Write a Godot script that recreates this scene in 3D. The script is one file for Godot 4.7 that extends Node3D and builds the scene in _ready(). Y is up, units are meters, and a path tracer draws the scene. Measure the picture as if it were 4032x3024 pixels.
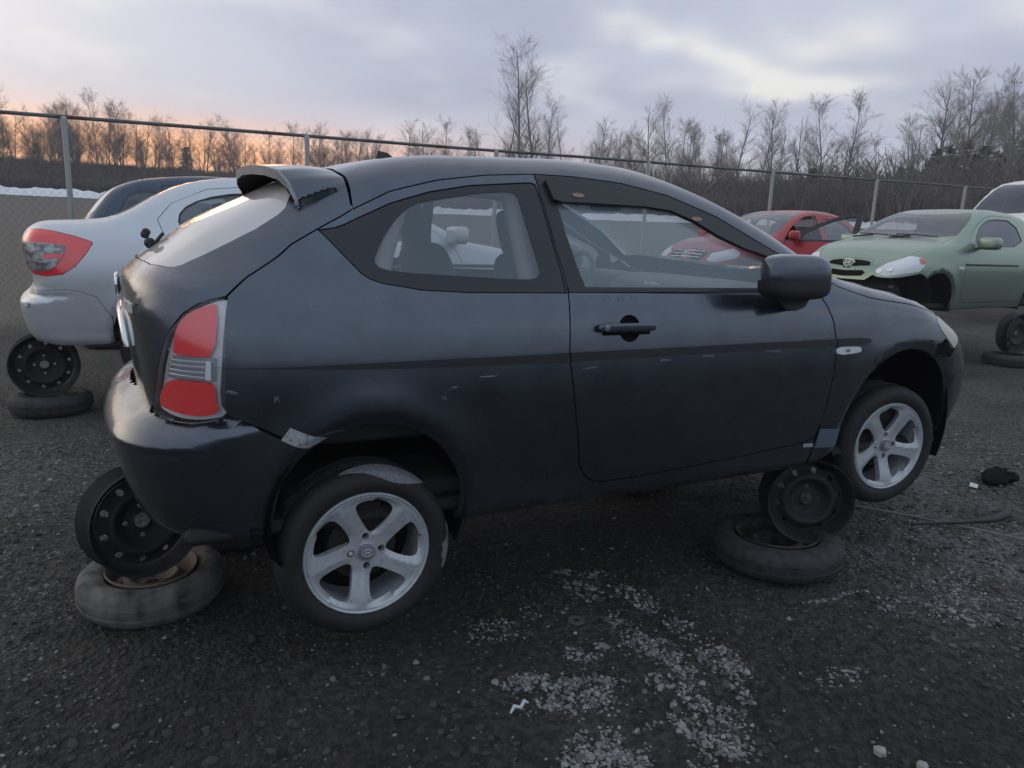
extends Node3D

var M := {}
var names := {}
var rng := RandomNumberGenerator.new()
const CAM := Vector3(-0.6181, 1.4795, 3.0137)

# ------------------------------------------------------------------ geometry helpers
class MB:
	var v := PackedVector3Array()
	var n := PackedVector3Array()
	var uv := PackedVector2Array()
	var col := PackedColorArray()
	var use_col := false
	var tint := Color.WHITE
	func vert(p: Vector3, nn: Vector3, t := Vector2.ZERO) -> void:
		v.append(p); n.append(nn); uv.append(t)
		if use_col: col.append(tint)
	func tri(a: Vector3, b: Vector3, c: Vector3, na: Vector3, nb: Vector3, nc: Vector3, ta := Vector2.ZERO, tb := Vector2.ZERO, tc := Vector2.ZERO) -> void:
		var g := (c - a).cross(b - a)
		if g.length_squared() < 1e-16: return
		if g.dot(na + nb + nc) < 0.0:
			vert(a, na, ta); vert(c, nc, tc); vert(b, nb, tb)
		else:
			vert(a, na, ta); vert(b, nb, tb); vert(c, nc, tc)
	func ftri(a: Vector3, b: Vector3, c: Vector3) -> void:   # flat, clockwise as given
		var g := (c - a).cross(b - a).normalized()
		tri(a, b, c, g, g, g)
	func quad(a: Vector3, b: Vector3, c: Vector3, d: Vector3, nn: Vector3) -> void:
		tri(a, b, c, nn, nn, nn); tri(a, c, d, nn, nn, nn)
	func xform(t: Transform3D, from := 0) -> void:
		var nb := t.basis.inverse().transposed()
		for i in range(from, v.size()):
			v[i] = t * v[i]
			n[i] = (nb * n[i]).normalized()
	func mirror_z(keep := true) -> void:
		var m := v.size()
		var ov := v.duplicate(); var on := n.duplicate(); var ou := uv.duplicate(); var oc := col.duplicate()
		if not keep:
			v.clear(); n.clear(); uv.clear(); col.clear()
		for i in range(0, m, 3):
			for k in [0, 2, 1]:
				var p: Vector3 = ov[i + k]; var q: Vector3 = on[i + k]
				v.append(Vector3(p.x, p.y, -p.z)); n.append(Vector3(q.x, q.y, -q.z)); uv.append(ou[i + k])
				if use_col: col.append(oc[i + k])
	func mesh() -> ArrayMesh:
		var a := []
		a.resize(Mesh.ARRAY_MAX)
		a[Mesh.ARRAY_VERTEX] = v; a[Mesh.ARRAY_NORMAL] = n; a[Mesh.ARRAY_TEX_UV] = uv
		if use_col: a[Mesh.ARRAY_COLOR] = col
		var m := ArrayMesh.new()
		if v.size() > 0: m.add_surface_from_arrays(Mesh.PRIMITIVE_TRIANGLES, a)
		return m

func frame(dir: Vector3) -> Basis:   # y along dir
	var y := dir.normalized()
	var h := Vector3.RIGHT if absf(y.x) < 0.8 else Vector3.BACK
	var x := y.cross(h).normalized()
	return Basis(x, y, x.cross(y))

func tube(mb: MB, pts: Array, radii: Array, sides := 6, caps := true) -> void:
	var rings := []
	for i in pts.size():
		var d: Vector3 = (pts[mini(i + 1, pts.size() - 1)] - pts[maxi(i - 1, 0)])
		var b := frame(d)
		var r: float = radii[mini(i, radii.size() - 1)]
		var ring := []
		for k in sides:
			var a := TAU * k / sides
			var o := b.x * cos(a) + b.z * sin(a)
			ring.append([pts[i] + o * r, o])
		rings.append(ring)
	for i in pts.size() - 1:
		for k in sides:
			var p = rings[i][k]; var q = rings[i][(k + 1) % sides]; var s = rings[i + 1][k]; var t = rings[i + 1][(k + 1) % sides]
			mb.tri(p[0], q[0], t[0], p[1], q[1], t[1]); mb.tri(p[0], t[0], s[0], p[1], t[1], s[1])
	if caps:
		for e in [0, pts.size() - 1]:
			var nn: Vector3 = (pts[0] - pts[1]).normalized() if e == 0 else (pts[-1] - pts[-2]).normalized()
			for k in range(1, sides - 1):
				mb.tri(rings[e][0][0], rings[e][k][0], rings[e][k + 1][0], nn, nn, nn)

func lathe(mb: MB, prof: Array, segs := 48, a0 := 0.0, a1 := TAU, wob := 0.0) -> void:   # prof: Vector2(r, z) round the z axis
	var m := prof.size()
	var nr := []
	for i in m:
		var d: Vector2 = prof[mini(i + 1, m - 1)] - prof[maxi(i - 1, 0)]
		nr.append(Vector2(d.y, -d.x).normalized())
	for i in m - 1:
		var d: Vector2 = prof[i + 1] - prof[i]
		var fn := Vector2(d.y, -d.x).normalized()
		var n0: Vector2 = nr[i] if nr[i].dot(fn) > 0.75 else fn
		var n1: Vector2 = nr[i + 1] if nr[i + 1].dot(fn) > 0.75 else fn
		for k in segs:
			var t0 := a0 + (a1 - a0) * k / segs; var t1 := a0 + (a1 - a0) * (k + 1) / segs
			var c0 := Vector3(cos(t0), sin(t0), 0); var c1 := Vector3(cos(t1), sin(t1), 0)
			var w0 := 1.0 + wob * sin(t0 * 2.0 + 0.6); var w1 := 1.0 + wob * sin(t1 * 2.0 + 0.6)
			var p: Vector3 = c0 * prof[i].x * w0 + Vector3(0, 0, prof[i].y); var q: Vector3 = c1 * prof[i].x * w1 + Vector3(0, 0, prof[i].y)
			var r: Vector3 = c0 * prof[i + 1].x * w0 + Vector3(0, 0, prof[i + 1].y); var s: Vector3 = c1 * prof[i + 1].x * w1 + Vector3(0, 0, prof[i + 1].y)
			var np := c0 * n0.x + Vector3(0, 0, n0.y); var nq := c1 * n0.x + Vector3(0, 0, n0.y)
			var ns := c1 * n1.x + Vector3(0, 0, n1.y); var nn := c0 * n1.x + Vector3(0, 0, n1.y)
			mb.tri(p, q, s, np, nq, ns); mb.tri(p, s, r, np, ns, nn)

func cbox(mb: MB, c: Vector3, s: Vector3, bev := 0.01, basis := Basis()) -> void:   # chamfered box, size s
	var from := mb.v.size()
	var h := s * 0.5
	bev = minf(bev, minf(h.x, minf(h.y, h.z)) * 0.9)
	var P := {}
	for sx in [-1, 1]:
		for sy in [-1, 1]:
			for sz in [-1, 1]:
				var k := Vector3(sx, sy, sz)
				for ax in 3:
					var q := Vector3(sx * (h.x - bev), sy * (h.y - bev), sz * (h.z - bev))
					q[ax] = k[ax] * h[ax]
					P[[sx, sy, sz, ax]] = q
	for ax in 3:
		var u := (ax + 1) % 3; var w := (ax + 2) % 3
		for sg in [-1, 1]:
			var nn := Vector3.ZERO; nn[ax] = sg
			var f := []
			for q in [[-1, -1], [1, -1], [1, 1], [-1, 1]]:
				var k := [0, 0, 0]; k[ax] = sg; k[u] = q[0]; k[w] = q[1]
				f.append(P[[k[0], k[1], k[2], ax]])
			mb.quad(f[0], f[1], f[2], f[3], nn)
		for su in [-1, 1]:
			for sw in [-1, 1]:
				var nn := Vector3.ZERO; nn[u] = su; nn[w] = sw; nn = nn.normalized()
				var f := []
				for q in [[-1, u], [-1, w], [1, w], [1, u]]:
					var k := [0, 0, 0]; k[ax] = q[0]; k[u] = su; k[w] = sw
					f.append(P[[k[0], k[1], k[2], q[1]]])
				mb.quad(f[0], f[1], f[2], f[3], nn)
	for sx in [-1, 1]:
		for sy in [-1, 1]:
			for sz in [-1, 1]:
				var nn := Vector3(sx, sy, sz).normalized()
				mb.tri(P[[sx, sy, sz, 0]], P[[sx, sy, sz, 1]], P[[sx, sy, sz, 2]], nn, nn, nn)
	mb.xform(Transform3D(basis, c), from)

func spow(a: float, e: float) -> float:
	return signf(a) * pow(absf(a), e)

func pillow(mb: MB, c: Vector3, s: Vector3, e1 := 0.4, e2 := 0.4, basis := Basis(), nu := 28, nv := 16) -> void:   # superellipsoid of half-size s
	var from := mb.v.size()
	var g := []
	for i in nv + 1:
		var row := []
		var t := -PI / 2 + PI * i / nv
		for k in nu + 1:
			var p := TAU * k / nu
			var q := Vector3(spow(cos(t), e1) * spow(cos(p), e2), spow(sin(t), e1), spow(cos(t), e1) * spow(sin(p), e2))
			var nn := Vector3(spow(cos(t), 2 - e1) * spow(cos(p), 2 - e2) / s.x, spow(sin(t), 2 - e1) / s.y, spow(cos(t), 2 - e1) * spow(sin(p), 2 - e2) / s.z)
			row.append([q * s, nn.normalized()])
		g.append(row)
	for i in nv:
		for k in nu:
			var a = g[i][k]; var b = g[i][k + 1]; var d = g[i + 1][k + 1]; var f = g[i + 1][k]
			mb.tri(a[0], b[0], d[0], a[1], b[1], d[1]); mb.tri(a[0], d[0], f[0], a[1], d[1], f[1])
	mb.xform(Transform3D(basis, c), from)

# ------------------------------------------------------------------ scene helpers
func numbered(called: String) -> String:
	var k: int = names.get(called, -1) + 1
	names[called] = k
	return called if k == 0 else "%s_%03d" % [called, k]

func part(called: String, mb: MB, mat: Material, parent: Node, label := "") -> MeshInstance3D:
	return mpart(called, mb.mesh(), mat, parent, label)

func mpart(called: String, mesh: Mesh, mat: Material, parent: Node, label := "") -> MeshInstance3D:
	var o := MeshInstance3D.new()
	o.mesh = mesh
	o.material_override = mat
	if parent == self:
		o.name = numbered(called)
	else:
		var nm := called; var k := 0
		while parent.has_node(NodePath(nm)):
			k += 1; nm = "%s_%03d" % [called, k]
		o.name = nm
	parent.add_child(o, true)
	if label: o.set_meta("label", label)
	return o

func tag(o: Node, label: String, category: String, group := "", kind := "") -> Node:
	o.set_meta("label", label)
	if category: o.set_meta("category", category)
	if group: o.set_meta("group", group)
	if kind: o.set_meta("kind", kind)
	return o

func thing(called: String, label: String, category: String, at := Vector3.ZERO, yaw := 0.0, group := "") -> Node3D:
	var o := Node3D.new()
	o.name = numbered(called)
	add_child(o)
	o.position = at; o.rotation.y = yaw
	tag(o, label, category, group)
	return o

func lin(r: float, g: float, b: float, a := 1.0) -> Color:
	var c := Color(r, g, b).linear_to_srgb()
	c.a = a
	return c

func mat(called: String, c: Color, rough := 0.7, metal := 0.0) -> StandardMaterial3D:
	var m := StandardMaterial3D.new()
	m.resource_name = called
	m.albedo_color = c; m.roughness = rough; m.metallic = metal
	M[called] = m
	return m

func noise_tex(seed_: int, freq: float, ramp: Array, size := 512, oct := 4, type := FastNoiseLite.TYPE_SIMPLEX_SMOOTH, normal := false, bump := 4.0) -> NoiseTexture2D:
	var nz := FastNoiseLite.new()
	nz.seed = seed_; nz.frequency = freq; nz.noise_type = type
	nz.fractal_octaves = oct
	if type == FastNoiseLite.TYPE_CELLULAR:
		nz.cellular_return_type = FastNoiseLite.RETURN_DISTANCE
	var t := NoiseTexture2D.new()
	t.width = size; t.height = size; t.seamless = true; t.noise = nz
	if normal:
		t.as_normal_map = true; t.bump_strength = bump
	elif ramp.size():
		var g := Gradient.new()
		var off := PackedFloat32Array(); var cs := PackedColorArray()
		for i in ramp.size():
			off.append(ramp[i][0]); cs.append(ramp[i][1])
		g.offsets = off; g.colors = cs
		t.color_ramp = g
	return t

func tri_map(m: StandardMaterial3D, scale: float, world := false) -> void:
	m.uv1_triplanar = true; m.uv1_world_triplanar = world
	m.uv1_scale = Vector3(scale, scale, scale)

# ------------------------------------------------------------------ car body surfaces
class Spl:
	var x0 := 0.0
	var inv := 1.0
	var v := PackedFloat32Array()
	var q := PackedFloat32Array()
	func _init(p: Array, n := 420) -> void:
		var m := p.size()
		var sl := []
		for i in m:
			if i == 0: sl.append((p[1].y - p[0].y) / (p[1].x - p[0].x))
			elif i == m - 1: sl.append((p[i].y - p[i - 1].y) / (p[i].x - p[i - 1].x))
			else:
				var h0: float = p[i].x - p[i - 1].x; var h1: float = p[i + 1].x - p[i].x
				sl.append(((p[i].y - p[i - 1].y) / h0 * h1 + (p[i + 1].y - p[i].y) / h1 * h0) / (h0 + h1))
		x0 = p[0].x
		var step: float = (p[m - 1].x - x0) / (n - 1)
		inv = 1.0 / step
		var k := 0
		for i in n:
			var x := x0 + step * i
			while k < m - 2 and x > p[k + 1].x: k += 1
			var h: float = p[k + 1].x - p[k].x
			var t := clampf((x - p[k].x) / h, 0.0, 1.0)
			v.append((2 * t * t * t - 3 * t * t + 1) * p[k].y + (t * t * t - 2 * t * t + t) * h * sl[k] + (-2 * t * t * t + 3 * t * t) * p[k + 1].y + (t * t * t - t * t) * h * sl[k + 1])
		for i in n:
			var d := (v[mini(i + 1, n - 1)] - v[maxi(i - 1, 0)]) / (step * (mini(i + 1, n - 1) - maxi(i - 1, 0)))
			q.append(1.0 / sqrt(1.0 + d * d))
	func at(x: float) -> float:
		var t := (x - x0) * inv
		var i := clampi(int(t), 0, v.size() - 2)
		return lerpf(v[i], v[i + 1], t - i)
	func nq(x: float) -> float:
		return q[clampi(int((x - x0) * inv), 0, q.size() - 1)]

class Body:
	var top: Spl
	var xr: Spl
	var xf: Spl
	var w: Spl
	var plan: Spl
	var kt := 0.09
	var kr := 0.22
	var kf := 0.3
	var x1 := 0.1
	var x2 := 2.6
	var y0 := 0.8
	var ybot := 0.13
	var cr := 0.13
	var cf := 0.17
	var arches := []   # [x, y, opening radius, flare radius, flare height]
	func f(x: float, y: float, z: float) -> float:
		z = absf(z)
		var a := (y - top.at(x)) * top.nq(x) + 0.055 * z * z
		var r := (xr.at(y) - x) * xr.nq(y) + cr * z * z
		var g := (x - xf.at(y)) * xf.nq(y) + cf * z * z
		var wid := w.at(y) - plan.at(x)
		for c in arches:
			var d: float = Vector2(x - c[0], y - c[1]).length()
			if d < c[3] + 0.3 and y < 0.85:
				if d < c[3]: wid += c[4] - (c[4] + 0.014) * minf(1.0, (c[3] - d) / (c[3] - c[2]))
				else: wid += c[4] * exp(-pow((d - c[3]) / 0.075, 2.0))
		var s := (z - wid) * w.nq(y)
		var h := maxf(kt - absf(a - s), 0.0)
		var q := maxf(a, s) + h * h * 0.25 / kt
		h = maxf(kr - absf(q - r), 0.0)
		q = maxf(q, r) + h * h * 0.25 / kr
		h = maxf(kf - absf(q - g), 0.0)
		q = maxf(q, g) + h * h * 0.25 / kf
		return maxf(q, ybot - y)
	func root(o: Vector3, d: Vector3, lo: float, hi: float, off := 0.0) -> Vector3:
		var a := lo; var b := hi
		var p := o + d * a; var fa := f(p.x, p.y, p.z) - off
		p = o + d * b; var fb := f(p.x, p.y, p.z) - off
		if fa > 0.0: return o + d * a
		for i in 16:
			var t := (a + b) * 0.5 if i < 3 else a - fa * (b - a) / (fb - fa)
			p = o + d * t
			var ft := f(p.x, p.y, p.z) - off
			if absf(ft) < 1e-5: return p
			if ft < 0.0:
				a = t; fa = ft
				if i > 3: fb *= 0.6
			else:
				b = t; fb = ft
				if i > 3: fa *= 0.6
		return p
	func lift(c: Vector2, off := 0.0) -> Vector3:
		var ph := c.y / 0.8
		var e := Vector3(0, sin(ph), cos(ph))
		if c.x < x1:
			var th := minf((x1 - c.x) / 0.7, PI / 2)
			return root(Vector3(x1, y0, 0), Vector3(-sin(th), e.y * cos(th), e.z * cos(th)), 0.02, 1.6, off)
		if c.x > x2:
			var th := minf((c.x - x2) / 0.7, PI / 2)
			return root(Vector3(x2, y0, 0), Vector3(sin(th), e.y * cos(th), e.z * cos(th)), 0.02, 1.6, off)
		return root(Vector3(c.x, y0, 0), e, 0.02, 1.6, off)
	func normal(p: Vector3) -> Vector3:
		var e := 0.006
		return Vector3(f(p.x + e, p.y, p.z) - f(p.x - e, p.y, p.z), f(p.x, p.y + e, p.z) - f(p.x, p.y - e, p.z), f(p.x, p.y, p.z + e) - f(p.x, p.y, p.z - e) if absf(p.z) > e else 0.0).normalized()
	func surf(c: Vector2, off := 0.0) -> Array:
		var p := lift(c, off)
		return [p, normal(p)]
	func par(p: Vector3) -> Vector2:
		var rp := Vector2(p.y - y0, p.z).length()
		var a := p.x
		if a < x1: a = x1 - 0.7 * atan2(x1 - p.x, rp)
		elif a > x2: a = x2 + 0.7 * atan2(p.x - x2, rp)
		return Vector2(a, 0.8 * atan2(p.y - y0, p.z))
	func ps(x: float, y: float) -> Vector2: return par(root(Vector3(x, y, 0), Vector3(0, 0, 1), 0.0, 1.2))
	func pt(x: float, z: float) -> Vector2: return par(root(Vector3(x, 0.6, z), Vector3(0, 1, 0), 0.0, 1.6))
	func pr(z: float, y: float) -> Vector2: return par(root(Vector3(0.2, y, z), Vector3(-1, 0, 0), 0.0, 1.8))
	func pf(z: float, y: float) -> Vector2: return par(root(Vector3(2.5, y, z), Vector3(1, 0, 0), 0.0, 1.8))
	func side(p: PackedVector2Array) -> PackedVector2Array:
		var o := PackedVector2Array()
		for q in p: o.append(ps(q.x, q.y))
		return o

func pv(a: Array) -> PackedVector2Array:
	var o := PackedVector2Array()
	for i in range(0, a.size(), 2): o.append(Vector2(a[i], a[i + 1]))
	return o

func circle(c: Vector2, r: float, n := 24, a0 := 0.0, a1 := TAU) -> PackedVector2Array:
	var o := PackedVector2Array()
	for i in n: o.append(c + Vector2(cos(a0 + (a1 - a0) * i / n), sin(a0 + (a1 - a0) * i / n)) * r)
	return o

func dense(p: PackedVector2Array, step: float, closed := true) -> PackedVector2Array:
	var o := PackedVector2Array()
	for i in p.size() - (0 if closed else 1):
		var a := p[i]; var b := p[(i + 1) % p.size()]
		var m := maxi(1, int(ceil(a.distance_to(b) / step)))
		for k in m: o.append(a.lerp(b, float(k) / m))
	if not closed: o.append(p[-1])
	return o

func smooth_poly(p: PackedVector2Array, times := 2) -> PackedVector2Array:   # corner cutting
	for t in times:
		var o := PackedVector2Array()
		for i in p.size():
			var a := p[i]; var b := p[(i + 1) % p.size()]
			o.append(a.lerp(b, 0.25)); o.append(a.lerp(b, 0.75))
		p = o
	return p

func grow(p: PackedVector2Array, d: float) -> PackedVector2Array:
	var r := Geometry2D.offset_polygon(p, d, Geometry2D.JOIN_MITER)
	var best := p; var area := -1.0
	for q in r:
		var s := absf(area2(q))
		if s > area: area = s; best = q
	return best

func area2(p: PackedVector2Array) -> float:
	var s := 0.0
	for i in p.size(): s += p[i].cross(p[(i + 1) % p.size()])
	return s * 0.5

# the sheet p (less its holes) cut into cells, each corner lifted to the surface by fn; rims fold in by depth
func sheet(mb: MB, p: PackedVector2Array, holes: Array, cell: Vector2, fn: Callable, depth := 0.0, uvs := 1.0) -> void:
	var cache := {}
	var at := func(c: Vector2) -> Array:
		if not cache.has(c): cache[c] = fn.call(c)
		return cache[c]
	var lo := p[0]; var hi := p[0]
	for q in p:
		lo = lo.min(q); hi = hi.max(q)
	var boxes := []
	for h in holes:
		var a: Vector2 = h[0]; var b: Vector2 = h[0]
		for q in h:
			a = a.min(q); b = b.max(q)
		boxes.append(Rect2(a, b - a).grow(1e-4))
	var i0 := int(floor(lo.x / cell.x)); var i1 := int(ceil(hi.x / cell.x))
	for i in range(i0, i1):
		var x := i * cell.x; var xx := (i + 1) * cell.x
		var colr := PackedVector2Array([Vector2(x, lo.y - 1), Vector2(xx, lo.y - 1), Vector2(xx, hi.y + 1), Vector2(x, hi.y + 1)])
		for piece in Geometry2D.intersect_polygons(p, colr):
			if Geometry2D.is_polygon_clockwise(piece): continue
			var y0 := 1e9; var y1 := -1e9
			for q in piece:
				y0 = minf(y0, q.y); y1 = maxf(y1, q.y)
			for k in range(int(floor(y0 / cell.y)), int(ceil(y1 / cell.y))):
				var y := k * cell.y; var yy := (k + 1) * cell.y
				var box := PackedVector2Array([Vector2(x, y), Vector2(xx, y), Vector2(xx, yy), Vector2(x, yy)])
				var res: Array = Geometry2D.intersect_polygons(piece, box)
				var r := Rect2(x, y, cell.x, cell.y)
				for hn in holes.size():
					if not r.intersects(boxes[hn]): continue
					var nx := []
					for s in res:
						for u in Geometry2D.clip_polygons(s, holes[hn]):
							if not Geometry2D.is_polygon_clockwise(u): nx.append(u)
					res = nx
				for s in res:
					var m: int = s.size()
					if m < 3 or absf(area2(s)) < 1e-9: continue
					var ids := PackedInt32Array([0, 1, 2, 0, 2, 3]) if m == 4 else (PackedInt32Array([0, 1, 2]) if m == 3 else Geometry2D.triangulate_polygon(s))
					for t in range(0, ids.size(), 3):
						var a: Vector2 = s[ids[t]]; var b: Vector2 = s[ids[t + 1]]; var c: Vector2 = s[ids[t + 2]]
						var A = at.call(a); var B = at.call(b); var C = at.call(c)
						mb.tri(A[0], B[0], C[0], A[1], B[1], C[1], a * uvs, b * uvs, c * uvs)
	if depth > 0.0:
		var rims := [p]
		rims.append_array(holes)
		for ri in rims.size():
			var d := dense(rims[ri], cell.x)
			for i in d.size():
				var mid := (d[i] + d[(i + 1) % d.size()]) * 0.5
				var skip := ri > 0 and not Geometry2D.is_point_in_polygon(mid, p)
				for hn in holes.size():
					if hn + 1 != ri and not skip and boxes[hn].has_point(mid) and Geometry2D.is_point_in_polygon(mid, holes[hn]): skip = true
				if skip: continue
				var A = fn.call(d[i]); var B = fn.call(d[(i + 1) % d.size()])
				var e: Vector3 = B[0] - A[0]
				if e.length() < 1e-6: continue
				var nn: Vector3 = e.cross(A[1]).normalized()
				var a2: Vector3 = A[0] - A[1] * depth; var b2: Vector3 = B[0] - B[1] * depth
				mb.tri(A[0], B[0], b2, nn, nn, nn); mb.tri(A[0], b2, a2, nn, nn, nn)

# a body panel; o: off, gap, depth, cell, mirror (0 right only, 1 both in one mesh, 2 a second part on the left)
func panel(B: Body, called: String, poly: PackedVector2Array, holes: Array, m: Material, parent: Node, o := {}) -> MeshInstance3D:
	if Geometry2D.is_polygon_clockwise(poly): poly.reverse()
	var g: float = o.get("gap", 0.0)
	var p := grow(poly, -g) if g != 0.0 else poly
	var off: float = o.get("off", 0.0)
	var cell: float = o.get("cell", 0.03)
	var mb := MB.new()
	sheet(mb, p, holes, Vector2(cell, cell), func(c: Vector2) -> Array: return B.surf(c, off), o.get("depth", 0.0))
	var mir: int = o.get("mirror", 0)
	if mir == 1: mb.mirror_z()
	var n := part(called, mb, m, parent, o.get("label", ""))
	if mir == 2:
		var l := MB.new()
		l.v = mb.v.duplicate(); l.n = mb.n.duplicate(); l.uv = mb.uv.duplicate()
		l.mirror_z(false)
		part(called, l, m, parent)
	return n

# ------------------------------------------------------------------ wheels
func tyre_profile(R: float, r: float, w: float) -> Array:   # outer face at z = 0, inner at z = -w
	var s := R - r
	var p := [Vector2(r, -0.016), Vector2(r + s * 0.12, -0.004), Vector2(r + s * 0.35, 0.005), Vector2(r + s * 0.6, 0.004), Vector2(r + s * 0.8, -0.007), Vector2(r + s * 0.93, -0.02), Vector2(R - 0.003, -0.032), Vector2(R, -0.045)]
	var z := -0.045
	for g in [0.2, 0.42, 0.62, 0.8]:
		var zz: float = -0.045 - (w - 0.09) * g
		p.append_array([Vector2(R + 0.001, zz + 0.005), Vector2(R - 0.008, zz + 0.003), Vector2(R - 0.008, zz - 0.004), Vector2(R + 0.001, zz - 0.006)])
	p.append_array([Vector2(R, 0.045 - w), Vector2(R - 0.01, 0.022 - w), Vector2(r + s * 0.6, -0.004 - w), Vector2(r + s * 0.3, -0.004 - w), Vector2(r, 0.016 - w)])
	return p

func tyre_at(prof: Array, s: float) -> Array:   # point and normal of a profile at arc length s
	var i := 0
	while i < prof.size() - 2 and s > prof[i].distance_to(prof[i + 1]):
		s -= prof[i].distance_to(prof[i + 1]); i += 1
	var d: Vector2 = (prof[i + 1] - prof[i]).normalized()
	return [prof[i] + d * s, Vector2(d.y, -d.x)]

func alloy_wheel(parent: Node3D, called: String, at: Vector3, yaw: float, spin: float, scuffs: Array) -> void:
	var hub := Node3D.new()
	var nm := called; var kk := 0
	while parent.has_node(NodePath(nm)):
		kk += 1; nm = "%s_%03d" % [called, kk]
	hub.name = nm
	parent.add_child(hub)
	hub.position = at; hub.rotation = Vector3(0, yaw, 0)
	var mb := MB.new()
	var tp := tyre_profile(0.293, 0.208, 0.205)
	lathe(mb, tp, 72)
	part("tyre", mb, M.rubber, hub)
	for sc in scuffs:   # worn pale bands on the shoulder of the tyre
		var s := MB.new()
		sheet(s, sc, [], Vector2(0.012, 0.012), func(c: Vector2) -> Array:
			var a := c.x / 0.29
			var q := tyre_at(tp, c.y)
			var e := Vector3(cos(a), sin(a), 0)
			return [e * (q[0].x - q[1].x * 0.002) + Vector3(0, 0, q[0].y - q[1].y * 0.002), -(e * q[1].x + Vector3(0, 0, q[1].y)).normalized()])
		part("scuffed_tread", s, M.scuff, hub, "pale grey worn patch on the tyre shoulder")
	var rm := MB.new()
	lathe(rm, [Vector2(0.207, -0.19), Vector2(0.19, -0.17), Vector2(0.186, -0.06), Vector2(0.19, -0.03), Vector2(0.197, -0.014), Vector2(0.202, -0.008), Vector2(0.209, -0.003), Vector2(0.213, -0.006), Vector2(0.213, -0.02)], 80)
	# five twisted spokes: a disc with five windows and four bolt holes
	var holes := []
	var base := [[0.066, 0.0], [0.072, 0.16], [0.094, 0.30], [0.13, 0.385], [0.165, 0.40], [0.180, 0.34], [0.184, 0.12], [0.184, -0.12], [0.180, -0.34], [0.165, -0.41], [0.13, -0.385], [0.094, -0.30], [0.072, -0.16]]
	for k in 5:
		var w := PackedVector2Array()
		for q in base:
			var tw: float = (q[0] - 0.12) * 0.9
			var a: float = spin + TAU * (k + 0.5) / 5.0 + q[1] + tw
			w.append(Vector2(cos(a), sin(a)) * q[0])
		holes.append(smooth_poly(w, 2))
	for k in 4: holes.append(circle(Vector2(cos(PI / 2 * k + 0.04), sin(PI / 2 * k + 0.04)) * 0.0525, 0.0125, 14))
	var face := func(c: Vector2) -> Array:
		var zf := func(q: Vector2) -> float:
			var r := q.length()
			var z := -0.034 + 0.028 * smoothstep(0.03, 0.2, r) + 0.010 * (1.0 - smoothstep(0.0, 0.035, r))
			var a := q.angle() - spin - (r - 0.12) * 0.9
			var kx := roundf(a / (TAU / 5.0))
			var t := (a - kx * TAU / 5.0) * r
			var ridge := -0.35 * maxf(0.0, t - 0.012) - 0.10 * maxf(0.0, 0.012 - t)
			return z + ridge * smoothstep(0.05, 0.085, r) * (1.0 - smoothstep(0.178, 0.2, r))
		var e := 0.0025
		var z0: float = zf.call(c)
		var dx: float = (zf.call(c + Vector2(e, 0)) - zf.call(c - Vector2(e, 0))) / (2 * e)
		var dy: float = (zf.call(c + Vector2(0, e)) - zf.call(c - Vector2(0, e))) / (2 * e)
		return [Vector3(c.x, c.y, z0), Vector3(-dx, -dy, 1).normalized()]
	sheet(rm, circle(Vector2.ZERO, 0.2005, 72), holes, Vector2(0.008, 0.008), face, 0.028)
	part("rim", rm, M.alloy, hub)
	var cap := MB.new()
	lathe(cap, [Vector2(0.0275, -0.028), Vector2(0.0275, -0.019), Vector2(0.025, -0.017), Vector2(0.0, -0.0155)], 28)
	part("centre_cap", cap, M.alloy_dark, hub)
	emblem(hub, Vector3(0, 0, -0.0145), Vector2(0.018, 0.0125), 0.0022, M.alloy, Basis())
	var nut := MB.new()
	lathe(nut, [Vector2(0.009, -0.05), Vector2(0.009, -0.028), Vector2(0.006, -0.025), Vector2(0.0, -0.025)], 6)
	nut.xform(Transform3D(Basis(), Vector3(-0.0525, -0.002, 0)))
	part("wheel_nut", nut, M.alloy, hub)
	var dr := MB.new()
	lathe(dr, [Vector2(0.118, -0.15), Vector2(0.118, -0.085), Vector2(0.1, -0.078), Vector2(0.06, -0.078), Vector2(0.05, -0.06), Vector2(0.0, -0.06)], 40)
	cbox(dr, Vector3(0.02, 0.13, -0.1), Vector3(0.1, 0.05, 0.06), 0.01)
	part("brake_drum", dr, M.rusty_dark, hub)
	var bk := MB.new()
	lathe(bk, [Vector2(0.188, -0.165), Vector2(0.0, -0.165)], 40)
	part("backing_plate", bk, M.black_matt, hub)

func emblem(parent: Node, at: Vector3, s: Vector2, th: float, m: Material, b: Basis) -> void:   # an oval ring with a slanted two-legged letter
	var mb := MB.new()
	var pts := []
	for i in 29: pts.append(Vector3(cos(TAU * i / 28) * s.x, sin(TAU * i / 28) * s.y, 0))
	tube(mb, pts, [th], 5, false)
	for k in [-1, 1]:
		tube(mb, [Vector3(s.x * 0.42 * k - s.x * 0.16, -s.y * 0.75, 0), Vector3(s.x * 0.42 * k, 0, 0), Vector3(s.x * 0.42 * k + s.x * 0.16, s.y * 0.75, 0)], [th * 1.3], 5)
	tube(mb, [Vector3(-s.x * 0.45, -s.y * 0.15, 0), Vector3(0, 0, 0), Vector3(s.x * 0.45, s.y * 0.15, 0)], [th * 1.2], 5)
	mb.xform(Transform3D(b, at))
	part("emblem", mb, m, parent)

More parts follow.
